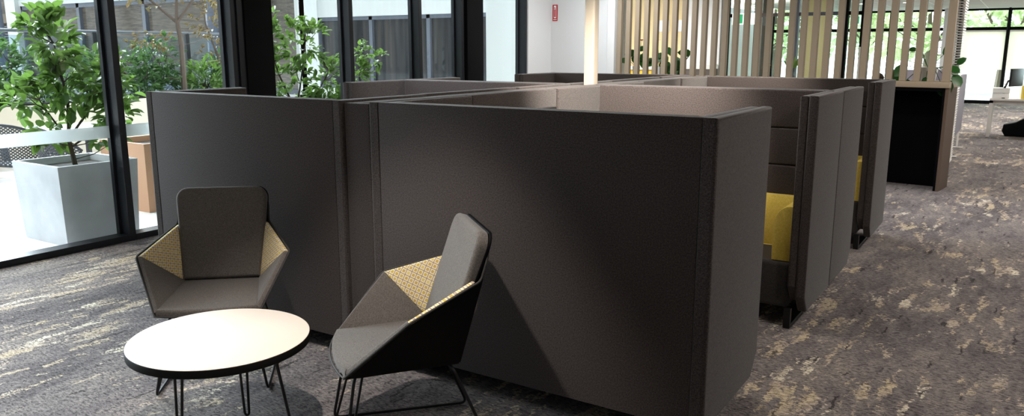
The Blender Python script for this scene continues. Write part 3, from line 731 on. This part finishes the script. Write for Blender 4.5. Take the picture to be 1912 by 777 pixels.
# panels bridging facing arms
for lab, xa, y0, y1 in [('fabric screen panel joining the two nearest aisle booths at the spine', XR0 + .02, 3.702, 4.674), ('fabric screen panel joining the two far aisle booths at the spine', XR0 + .02, 6.126, 6.968),
                        ('fabric screen panel joining the two nearest window booths at the spine', XL1 - .1, 3.646, 4.654), ('fabric screen panel joining the two far window booths at the spine', XL1 - .1, 6.126, 7.218)]:
    o = MB().box(0, 0.075, 0, y1 - y0, 0.0, H, 0.012, 3).build('linking_panel', 'booth_fabric'); o.location = (xa, y0, 0); tag(o, lab, 'partition')
t = thing('wall_screen', 'black flat screen whose top edge shows above the nearest booth back', 'screen', (XR0 + .1, 4.2, 1.0))
MB().box(0.0, 0.03, -0.42, 0.42, -0.24, 0.28, 0.006).build('display', 'screen_black', t); MB().box(0.0305, 0.033, -0.40, 0.40, -0.22, 0.225).build('glass', 'screen_black', t)
# beige post
o = MB().box(-0.043, 0.043, -0.043, 0.043, 0, 2.9, 0.016, 4).build('service_post', 'beige_post'); o.location = (-2.84, 5.545, 0)
tag(o, 'slim beige floor-to-ceiling post rising between the booths', 'post')

# ------------------------------------------------------------------ armchairs
def armchair(label, loc, rz, scale):
    t = thing('lounge_armchair', label, 'armchair', loc, rz); t.scale = (scale,) * 3
    T = (.236, .315, .93); J = (.232, .262, .745); A = (.365, -.034, .645); Sx = (.198, .145, .452); F_ = (.243, -.265, .42); K = (.18, .20, .385); Gf = (.215, -.20, .385)
    mir = lambda p, s: Vector((p[0] * s, p[1], p[2]))
    # black shell: closed faceted body
    b = MB(); bm = b.bm; V = {}
    Tl = Vector((.226, T[1] - .012 * 2, T[2] - .075))
    off = {'T': Tl + Vector((0, .018, 0)), 'J': Vector(J) + Vector((0.004, .022, 0)), 'A': Vector(A) + Vector((.012, 0, -.006)), 'S': Vector(Sx) + Vector((0, .012, -.02)), 'F': Vector(F_) + Vector((.004, 0, -.022)), 'K': Vector(K), 'G': Vector(Gf),
           'Ti': Tl + Vector((0, .006, 0)), 'Ji': Vector(J) + Vector((0, .012, 0))}
    for k, v in off.items():
        for s in (-1, 1): V[k, s] = bm.verts.new((v.x * s, v.y, v.z))
    def q(*a): bm.faces.new([V[x] for x in a])
    q(('S', -1), ('S', 1), ('F', 1), ('F', -1)); q(('S', -1), ('Ji', -1), ('Ji', 1), ('S', 1)); q(('Ji', -1), ('Ti', -1), ('Ti', 1), ('Ji', 1))
    q(('Ti', -1), ('T', -1), ('T', 1), ('Ti', 1)); q(('T', -1), ('J', -1), ('J', 1), ('T', 1)); q(('J', -1), ('K', -1), ('K', 1), ('J', 1))
    q(('K', -1), ('G', -1), ('G', 1), ('K', 1)); q(('G', -1), ('F', -1), ('F', 1), ('G', 1))
    for s in (-1, 1):
        q(('A', s), ('Ji', s), ('S', s)); q(('A', s), ('S', s), ('F', s)); q(('Ji', s), ('A', s), ('J', s)); q(('Ti', s), ('Ji', s), ('J', s), ('T', s))
        q(('J', s), ('A', s), ('K', s)); q(('A', s), ('G', s), ('K', s)); q(('A', s), ('F', s), ('G', s))
    bmesh.ops.recalc_face_normals(bm, faces=bm.faces)
    bmesh.ops.bevel(bm, geom=list(bm.edges), offset=0.006, segments=2, affect='EDGES')
    b.build('shell', 'black_shell', t)
    def pad(name, pts, th, m, inward, bev=.012, crown=0.0, rounds=None, seat=False):
        pts = [Vector(p) for p in pts]; c = sum(pts, Vector()) / len(pts)
        n = Vector((0, 0, 0))
        for i in range(len(pts)): n += (pts[i] - c).cross(pts[(i + 1) % len(pts)] - c)
        n.normalize()
        if n.dot(Vector(inward)) < 0: n = -n
        # shrink a hair so the pads do not cut each other
        pts = [p + (c - p).normalized() * 0.004 for p in pts]
        pb = bmesh.new()
        lo = [pb.verts.new(p - n * 0.002) for p in pts]; hi = [pb.verts.new(p + n * th) for p in pts]
        k = len(pts); f1 = pb.faces.new(lo); f2 = pb.faces.new(hi[::-1]); 
        for i in range(k): pb.faces.new((lo[i], hi[i], hi[(i + 1) % k], lo[(i + 1) % k]))
        bmesh.ops.recalc_face_normals(pb, faces=pb.faces)
        top = set(f2.edges)
        ver = [e for e in pb.edges if e not in top and e not in set(f1.edges)]
        bmesh.ops.bevel(pb, geom=list(top), offset=bev, segments=4, profile=.5, affect='EDGES')
        # puff: poke & raise the big top face
        big = max(pb.faces, key=lambda f: f.calc_area() if f.normal.dot(n) > .7 and (f.calc_center_median() - c).dot(n) > th * .5 else 0)
        for th_, up in (((bev * 1.2, .5), (bev * 2.0, .35), (bev * 2.4, .15)) if len(pts) < 6 else ()):
            bmesh.ops.inset_individual(pb, faces=[big], thickness=th_, depth=0.0)
            bmesh.ops.translate(pb, verts=big.verts, vec=n * (crown * up))
        u = (pts[1] - pts[0]).normalized(); w_ = n.cross(u); uv = pb.loops.layers.uv.new('UVMap')
        for f in pb.faces:
            for l in f.loops: dlt = l.vert.co - c; l[uv].uv = (dlt.dot(u), dlt.dot(w_))
        mm = MB(); mm.bm.free(); mm.bm = pb
        return mm.build(name, m, t)
    # seat with bowed front
    fr = [Vector((x, F_[1] - 0.035 * (1 - (x / F_[0]) ** 2), F_[2] - .012)) for x in [F_[0] * k / 4 for k in range(4, -5, -1)]]
    pad('seat', [mir(Sx, -1) + Vector((0, .02, -.012)), mir(Sx, 1) + Vector((0, .02, -.012))] + fr, .03, 'seat_fabric', (0, 0, 1), .014, .012)
    # backrest with rounded top corners
    def backpt(x, f): # f 0..1 from S to T
        y = Sx[1] + (T[1] - Sx[1]) * f + (-.012 * math.sin(PI * f)) * -1; z = Sx[2] + (T[2] - Sx[2]) * f
        return Vector((x, y, z))
    rb = 0.06; Ht = T[2] - Sx[2]
    out = [backpt(-.196, 0.02), backpt(.196, 0.02), backpt(.228, .6)]
    for k in range(7):
        a = k / 6 * PI / 2; out.append(backpt(.238 - rb + rb * math.cos(a), 1 - (rb - rb * math.sin(a)) / Ht))
    for k in range(7):
        a = PI / 2 + k / 6 * PI / 2; out.append(backpt(-.238 + rb + rb * math.cos(a), 1 - (rb - rb * math.sin(a)) / Ht))
    out.append(backpt(-.228, .6))
    n_b = Vector((0, -(T[2] - Sx[2]), T[1] - Sx[1])).normalized()
    pad('backrest', [p + Vector((0, -.002, 0)) for p in out], .042, 'seat_fabric', (0, -1, .3), .02, .012)
    bs = MB(); bs.prism([(p.x * 1.0, p.z) for p in out], 0, .014, 'Y', .004, 2)
    o = bs.build('back_shell', 'black_shell', t)
    shx = (T[1] - Sx[1]) / (T[2] - Sx[2])
    for v in o.data.vertices: v.co.y += Sx[1] + (v.co.z - Sx[2]) * shx + .004
    for s in (-1, 1):
        inn = (-s, -.1, .4)
        o = pad('arm_upper', [mir(A, s), mir(J, s) + Vector((0, -.01, 0)), mir(Sx, s)], .016, 'arm_pattern', inn, .008, .006)
        o['label'] = 'cream and mustard geometric patterned arm triangle'
        pad('arm_lower', [mir(A, s), mir(Sx, s), mir(F_, s)], .020, 'seat_fabric', inn, .010, .006)
    rim = [mir(T, -1) + Vector((0.012, -.004, -.05)), mir(T, -1) + Vector((0.002, -.014, -.10)), mir(J, -1) + Vector((-.004, .012, 0)), mir(A, -1) + Vector((-.008, 0, 0)), mir(F_, -1) + Vector((-.006, -.006, -.012))]
    rimr = [Vector((-p.x, p.y, p.z)) for p in rim]
    frr = [p + Vector((0, -.006, -.004)) for p in fr[::-1]]
    pl = bezier_round(rim, .02, 4)[:-1] + frr + bezier_round(rimr[::-1], .02, 4)[1:]
    MB().tube(pl, .0048, 6).build('piping', 'piping', t)
    # wire base: one bent rod per side plus front struts
    for s in (-1, 1):
        p = [(s * .10, -.17, .388), (s * .19, -.225, .388), (s * .262, -.292, .009), (s * .25, .32, .009), (s * .185, .165, .382), (s * .10, .12, .386)]
        MB().tube(bezier_round(p, .035, 5), .0065, 8).build('leg', 'black_metal', t)
        p = [(s * .262, -.28, .009), (s * .16, -.19, .388)]
        MB().tube(p, .0055, 8).build('strut', 'black_metal', t)
    return t
armchair('grey faceted armchair with patterned arms facing the table, by the left booth', (-3.374, 2.458, 0), R(42.2), 0.994)
armchair('grey faceted armchair seen side-on, right of the round table', (-2.095, 2.417, 0), R(-41.1), 1.007)

# ------------------------------------------------------------------ round table
t = thing('coffee_table', 'low round white-topped coffee table with black edge and hairpin legs', 'table', (-2.778, 2.017, 0))
RT = 0.373
MB().lathe([(RT - .006, .414), (RT - .001, .417), (RT, .447), (RT - .001, .4485)], n=128).build('edge_band', 'table_edge', t)
MB().lathe([(RT - .003, .4488), (RT - .003, .4502), (RT - .0045, .451)], n=128).build('tabletop', 'table_top', t)
for (fx, fy), (a0, b0), (a1, b1) in [((-.070, .162), (-.118, .165), (-.080, .188)), ((-.062, -.190), (-.060, -.185), (-.032, -.165)), ((.312, .105), (.228, .085), (.20, .108))]:
    c = Vector((fx, fy, .006)); a = Vector((a0, b0, .412)); b2 = Vector((a1, b1, .412)); w_ = (b2 - a) * .22
    g = MB(); g.tube(bezier_round([a, c - w_, c + w_, b2], .018, 6), .006, 8); g.box(min(a.x, b2.x) - .02, max(a.x, b2.x) + .02, min(a.y, b2.y) - .02, max(a.y, b2.y) + .02, .409, .4135)
    g.build('leg', 'black_metal', t)

# ------------------------------------------------------------------ slatted screen on its counter
P0 = Vector((-5.28, 11.1, 0)); P1 = Vector((-0.74, 10.5, 0)); Ls = (P1 - P0).length; ang = math.atan2(P1.y - P0.y, P1.x - P0.x)
t = thing('counter_unit', 'long counter with beige top and black recessed front behind the booths', 'counter', tuple(P0), ang)
MB().box(0, Ls + .0, -0.02, 0.5, 1.215, 1.285, 0.004).build('countertop', 'slat_wood', t)
MB().box(Ls - .035, Ls, -0.0, 0.44, 0, 1.214).build('end_panel', 'ledge_side', t, smooth=False)
MB().box(Ls - .062, Ls - .037, 0.002, 0.49, 0, 1.214).build('inner_lining', 'navy_black', t, smooth=False)
MB().box(0, Ls - .063, 0.36, 0.40, 0, 1.214).build('back_board', 'navy_black', t, smooth=False)
MB().box(0, Ls - .063, 0.0, 0.06, 1.175, 1.214).build('top_lining', 'navy_black', t, smooth=False)
for xx in (1.0, 2.2, 3.3): MB().box(xx, xx + .02, 0.0, 0.36, 0, 1.17).build('divider', 'navy_black', t, smooth=False)
t = thing('slatted_screen', 'beige timber screen of vertical slats standing on the counter', 'screen', (P0.x, P0.y, 1.286), ang)
for k in range(30):
    x = 0.02 + (Ls - 0.11) * k / 29
    MB().box(x, x + (.074 if k < 29 else .085), 0.0, 0.06, 0, 1.6, 0.003, 1).build('slat', 'slat_wood', t)
MB().box(0, Ls, 0.0, 0.06, 1.595, 1.613).build('top_rail', 'slat_wood', t, smooth=False)

def on_ledge(d, off, z=1.286):  # point along the counter
    u = (P1 - P0).normalized(); v = Vector((-u.y, u.x, 0)); q = P0 + u * d + v * off; return (q.x, q.y, z)
def potted(name, label, loc, potm, leaves, stems=True, pot=(.05, .06, .12), flowers=(), leafm='leaf_glossy'):
    t = thing(name, label, 'plant', loc)
    MB().lathe([(pot[0], 0), (pot[1], pot[2]), (pot[1] - .006, pot[2]), (pot[1] - .01, pot[2] - .02)], n=24).build('pot', potm, t)
    sm = MB(); lb = MB(); lb.recalc = False
    for (p, d, L, W) in leaves:
        p = Vector(p); sm.tube([(0, 0, pot[2] - .02), (p.x * .4, p.y * .4, max(p.z * .7, pot[2])), tuple(p)], .004, 5)
        leaf_at(lb.bm, p, Vector(d), Vector((0.3, -1, 0.6)), L, W, 0.1, .15)
    for p in flowers: sm.tube([(0, 0, pot[2] - .02), (p[0] * .6, p[1] * .6, p[2] * .7), p[:3]], .003, 5)
    sm.build('stem', 'leaf_glossy', t); lb.build('foliage', leafm, t)
    for i, p in enumerate(flowers):
        fb = MB(); fb.recalc = False
        for k in range(5):
            a = k * 2 * PI / 5; leaf_at(fb.bm, Vector(p[:3]), Vector((math.cos(a), math.sin(a), .5)), Vector((0, -.4, 1)), .055, .04, .1, .1)
        fb.build('flower', p[3], t)
    return t
rl = lambda n, r, z0, z1, L, W: [((random.uniform(-r, r), random.uniform(-r, r) * .5, random.uniform(z0, z1)), (random.uniform(-1, 1), random.uniform(-.6, .2), random.uniform(-.9, .3)), L * random.uniform(.8, 1.2), W) for _ in range(n)]
potted('anthurium', 'anthurium with pink flower behind the leftmost slats', on_ledge(.22, .26), 'pot_white', rl(9, .16, .12, .42, .16, .10), pot=(.05, .06, .12), flowers=[(.08, 0, .50, 'flower_pink')])
potted('anthurium', 'anthurium with pink flower, second from the left behind the slats', on_ledge(.62, .26), 'pot_white', rl(10, .16, .1, .42, .16, .10), flowers=[(-.04, 0, .49, 'flower_pink')])
potted('leafy_pot_plant', 'dark round-leaved plant with drooping leaves on the counter, third from left', on_ledge(1.0, .26), 'pot_white', rl(12, .2, .05, .34, .17, .12))
potted('small_spiky_plant', 'small spiky green plant in a glass vase behind the middle slats', on_ledge(2.62, .26), 'office_glass', [((.01 * k - .03, 0, .12), ((k - 3) * .22, 0, 1), .2 - .02 * abs(k - 3), .03) for k in range(7)], pot=(.035, .045, .10), leafm='leaf_bright')
potted('trailing_plant', 'glossy trailing plant in a white pot at the right end of the slatted screen', on_ledge(Ls - .30, .27), 'pot_white',
       [((-.30, -.1, .12), (-.2, -.3, -1), .20, .15), ((-.24, -.12, .18), (-.5, -.4, -.6), .18, .13), ((-.14, 0, .36), (-1, 0, .2), .10, .07), ((-.05, 0, .26), (-.7, -.1, .8), .12, .05), ((.22, -.14, .16), (.9, -.5, -.3), .15, .11), ((.28, -.16, .08), (.7, -.5, -.9), .17, .12),
        ((.22, -.14, .04), (.1, -.5, -1), .22, .14), ((.30, -.1, .2), (.6, -.2, .5), .12, .08), ((.16, -.16, -.02), (.2, -.5, -1), .16, .11), ((-.2, -.14, .02), (.1, -.5, -1), .13, .09), ((0, -.16, .05), (-.2, -.5, -1), .12, .07), ((.14, 0, .3), (.3, 0, 1), .14, .05)], pot=(.085, .11, .16))
o = MB().lathe([(.07, 0), (.075, .03), (.05, .07), (.02, .085)], n=24).build('ceramic_bowl', 'ledge_side'); o.location = on_ledge(3.72, .25); tag(o, 'small brown dome-shaped pot on the counter behind the right slats', 'pot')
t = thing('desk_divider', 'small lavender desk panel behind the slats left of the trailing plant', 'screen', (-2.2, 17.0, 0)); MB().box(0, .9, 0, .04, .75, 1.28, .01).build('panel', 'lavender', t); MB().box(-.05, 1.0, -.35, .45, .70, .74).build('worktop', 'white_metal', t)
for sx in (0, .9):
    MB().box(sx, sx + .05, -.3, .4, 0, .70).build('leg', 'white_metal', t, smooth=False)
# yellow flower on an inner counter
potted('flower_vase', 'single yellow flower in a vase inside the glass office', (-3.85, 14.2, 1.05), 'office_glass', rl(3, .05, .1, .2, .1, .04), pot=(.03, .04, .14), flowers=[(0, 0, .36, 'flower_yellow'), (.03, 0, .32, 'flower_yellow')])
t = thing('inner_counter', 'narrow grey inner counter with a yellow front inside the glass office', 'counter', (-4.1, 14.0, 0)); MB().box(0, .6, 0, .5, 1.0, 1.05).build('countertop', 'white_metal', t); MB().box(0.02, .58, .03, .47, 0, 1.0).build('cabinet', 'kitchen_yellow', t)

# kitchen wall units
t = thing('kitchen_bench', 'yellow-fronted kitchen bench behind the leftmost slats', 'cabinet', (-7.3, 14.35, 0))
MB().box(0, 1.6, 0, .6, 0, 1.28).build('cabinet', 'kitchen_yellow', t, smooth=False); MB().box(-.02, 1.62, -.02, .62, 1.28, 1.33).build('worktop', 'white_paint', t, smooth=False)
t = thing('storage_bench', 'low dark grey bench with a white top rail behind the slats', 'cabinet', (-5.68, 14.48, 0))
MB().box(0, .72, 0, .45, 0, 1.30).build('cabinet', 'kitchen_grey', t, smooth=False); MB().box(-.01, .73, -.01, .46, 1.30, 1.38).build('worktop', 'white_paint', t, smooth=False)
for x, l in ((-6.7, 'left of two small white framed prints on the cream wall'), (-6.3, 'right of two small white framed prints on the cream wall')):
    t = thing('framed_print', l, 'picture', (x + .5, 14.98, 2.0)); MB().box(0, .22, 0, .015, 0, .22).build('frame', 'white_metal', t); MB().box(.02, .20, -.002, 0, .02, .20).build('sheet', 'white_paint', t)

# fire sign
t = thing('fire_extinguisher_sign', 'small red fire extinguisher sign on the white wall', 'sign', (-6.43, 11.196, 2.10))
MB().box(0, .088, -.004, 0, 0, .25).build('plate', 'sign_red', t, smooth=False)
m = MB(); m.box(.022, .066, -.006, -.004, .045, .235); m.build('white_field', 'sign_white', t, smooth=False)
m = MB(); m.box(.031, .057, -.008, -.006, .06, .175, .0005); m.box(.038, .050, -.008, -.006, .175, .20); m.box(.030, .046, -.008, -.006, .195, .21); m.build('extinguisher_symbol', 'sign_red', t, smooth=False)
MB().box(.014, .074, -.006, -.004, .018, .028).build('white_bar', 'sign_white', t, smooth=False)

# exit signs
def exit_sign(label, x, y, z, s=1.0):
    t = thing('exit_sign', label, 'sign', (x, y, z))
    MB().box(0, .42 * s, 0, .04, 0, .2 * s).build('housing', 'exit_white', t, smooth=False)
    m = MB(); m.box(.02 * s, .19 * s, -.006, 0, .02 * s, .18 * s); m.build('green_field', 'exit_green', t, smooth=False)
    m = MB(); k = .012 * s  # running figure
    m.tube([(.10 * s, -.008, .15 * s), (.10 * s, -.008, .151 * s + .001)], .013 * s, 8); m.tube([(.10 * s, -.008, .13 * s), (.09 * s, -.008, .09 * s), (.12 * s, -.008, .06 * s), (.13 * s, -.008, .03 * s)], k * .7, 6)
    m.tube([(.09 * s, -.008, .09 * s), (.07 * s, -.008, .06 * s), (.045 * s, -.008, .055 * s)], k * .7, 6); m.tube([(.06 * s, -.008, .12 * s), (.10 * s, -.008, .125 * s), (.135 * s, -.008, .10 * s)], k * .5, 6)
    m.build('running_figure', 'exit_white', t)
    MB().tube([(.21 * s, .02, .2 * s), (.21 * s, .02, 2.9 - z)], .008, 6).build('hanger', 'white_metal', t)
exit_sign('green and white exit sign hanging behind the middle slats', -4.62, 14.6, 2.10, 1.0)
exit_sign('green and white exit sign far behind the right slats', -4.55, 25.5, 2.38, 1.3)

# louvred white divider, mobile board, desk
t = thing('louvre_screen', 'white louvred divider edge just right of the slatted screen', 'screen', (-0.865, 13.5, 0))
m = MB()
for k in range(78): m.box(-.05, .05, -.6, .0, .03 + k * .0365, .05 + k * .0365)
m.build('louvres', 'white_metal', t, smooth=False); MB().box(-.012, .012, -.58, -.02, 0, 2.88).build('core', 'column_black', t, smooth=False)
t = thing('mobile_board', 'lavender fabric board on a white metal foot in the far aisle', 'partition', (-0.88, 13.95, 0))
MB().box(-.03, .03, 0, 1.6, .32, 1.25, .01).build('panel', 'lavender', t)
for y in (.1, 1.5):
    g = MB(); g.tube([(-.09, y, .015), (.09, y, .015)], .014, 8); g.tube([(0, y, .015), (0, y, .33)], .014, 8); g.build('foot', 'white_metal', t)
t = thing('office_desk', 'white office desk with square metal legs at the right edge', 'desk', (-0.55, 17.8, 0))
MB().box(0, 2.4, 0, .85, .70, .735, .004).build('desktop', 'white_metal', t)
for xx in (0.0, 2.3):
    g = MB(); g.box(xx, xx + .06, 0.0, .05, 0, .70); g.box(xx, xx + .06, .80, .85, 0, .70); g.box(xx, xx + .06, .0, .85, .65, .70); g.build('leg', 'white_metal', t, smooth=False)
g = MB(); g.box(.06, 2.3, .1, .14, .62, .70); g.build('crossbar', 'white_metal', t, smooth=False)
t = thing('letter_tray', 'small white stacked letter trays on the left end of the office desk', 'box', (-0.52, 17.95, .736))
for k in range(2): MB().box(0, .28, 0, .34, k * .1, k * .1 + .095, .006).build('tray', 'white_paint', t)
t = thing('monitor', 'black computer monitor on an arm above the white desk', 'monitor', (-0.16, 18.3, .736), R(68))
MB().box(-.26, .26, -.02, .02, .22, .56, .008).build('display', 'screen_black', t)
MB().tube(bezier_round([(-.34, .05, 0), (-.34, .05, .2), (-.12, .1, .32), (0, .03, .36)], .04), .022).build('arm', 'black_metal', t); MB().lathe([(.06, 0), (.06, .015), (.03, .02)], c=(-.34, .05, 0), n=20).build('clamp', 'black_metal', t)
t = thing('drink_bottle', 'yellow drink bottle on the desk right of the monitor', 'bottle', (0.0, 17.95, .736))
MB().lathe([(.055, 0), (.058, .02), (.058, .22), (.045, .25)], n=24).build('body', 'bottle_yellow', t); MB().lathe([(.035, .25), (.035, .285)], n=20).build('cap', 'white_paint', t)
t = thing('fabric_bag', 'black soft bag slumped under the white desk', 'bag', (0.12, 18.1, 0))
g = MB(); g.prism([(-.36, .0), (-.42, .10), (-.40, .22), (-.2, .27), (0, .40), (.25, .50), (.6, .52), (.65, 0.0)], 0, .3, 'Y', .03, 3); g.build('body', 'black_shell', t); MB().tube(bezier_round([(.1, .1, .5), (.2, .12, .6), (.4, .12, .6), (.5, .1, .5)], .05), .012).build('handle', 'black_metal', t)
o = MB().box(-.2, .25, -.2, .2, 0, .38, .01).build('storage_box', 'orange_box'); o.location = (0.75, 17.65, 0); tag(o, 'brown cardboard box under the white desk at the frame edge', 'box')
o = MB().tube(bezier_round([(-.4, 18.1, .6), (-.2, 18.05, .48), (.1, 18.0, .5), (.5, 18.0, .56)], .08), .012).build('power_cable', 'white_paint'); tag(o, 'white cable hanging under the office desk', 'cable')
# roller blind in the far window
for i, (x0, x1, l) in enumerate([(-1.9, -0.67, 'cream roller blind half lowered in the far window, left one'), (-0.57, 0.85, 'cream roller blind half lowered in the far window, right one')]):
    t = thing('roller_blind', l, 'blind', (x0, FY - .16, 0)); MB().box(0, x1 - x0, 0, .006, 1.05, 2.22).build('fabric', 'blind', t, smooth=False); MB().tube([(0, .01, 2.22), (x1 - x0, .01, 2.22)], .025).build('roller', 'white_metal', t)
t = thing('door_post_dark', 'dark round post in front of the right far window', 'post', (-0.62, 28.6, 0)); MB().lathe([(.03, 0), (.03, 2.9)], n=12).build('pole', 'column_black', t)

# ceiling fixtures in view
def downlight(x, y, lab):
    t = thing('downlight', lab, 'ceiling light', (x, y, 2.9)); MB().lathe([(.11, -.012), (.11, 0)], n=24).build('trim', 'white_metal', t); MB().lathe([(.085, -.016), (.085, -.012)], n=24).build('lens', 'lamp_glow', t)
for x, y, l in [(-.05, 19.5, 'round downlight at top right, nearest of the aisle row'), (-.1, 22.5, 'round downlight at top right, middle of the aisle row'), (-.15, 26, 'round downlight at top right, farthest of the aisle row'),
                (-4.0, 24, 'round downlight behind the right slats, left one'), (-2.9, 24, 'round downlight behind the right slats, middle one'), (-2.9, 20.5, 'round downlight behind the right slats, right one')]:
    downlight(x, y, l)
for x, y, l in [(-6.6, 13.3, 'slim linear ceiling light behind the leftmost slats'), (-4.2, 16.6, 'slim linear ceiling light over the glass office'), (-3.5, 17.6, 'second linear ceiling light over the glass office, farther right')]:
    t = thing('linear_light', l, 'ceiling light', (x, y, 2.9)); MB().box(-.6, .6, -.05, .05, -.03, 0).build('housing', 'white_metal', t); MB().box(-.58, .58, -.035, .035, -.034, -.03).build('diffuser', 'lamp_glow', t)

# repeats share a group
GROUPS = {'booth_sofa': 'high-backed booth sofas in two rows', 'lounge_armchair': 'armchairs at the coffee table', 'linking_panel': 'panels linking facing booths', 'terrace_chair': 'terrace armchairs',
          'garden_shrub': 'shrubs in the terrace beds', 'leafy_shrub': 'shrubs in terrace planters', 'slim_tree': 'slim trees behind the terrace', 'park_tree': 'trees beyond the far windows', 'downlight': 'round ceiling downlights',
          'linear_light': 'linear ceiling lights', 'exit_sign': 'exit signs', 'framed_print': 'framed prints on the cream wall', 'roller_blind': 'roller blinds in the far windows', 'anthurium': 'anthuriums on the counter',
          'round_post': 'round posts outside', 'raised_bed': 'raised planting beds', 'terrace_planter': 'white terrace planters'}
for o in list(COL.objects):
    if o.parent is None and o.get('category') and o.name.split('.')[0] in GROUPS: o['group'] = GROUPS[o.name.split('.')[0]]
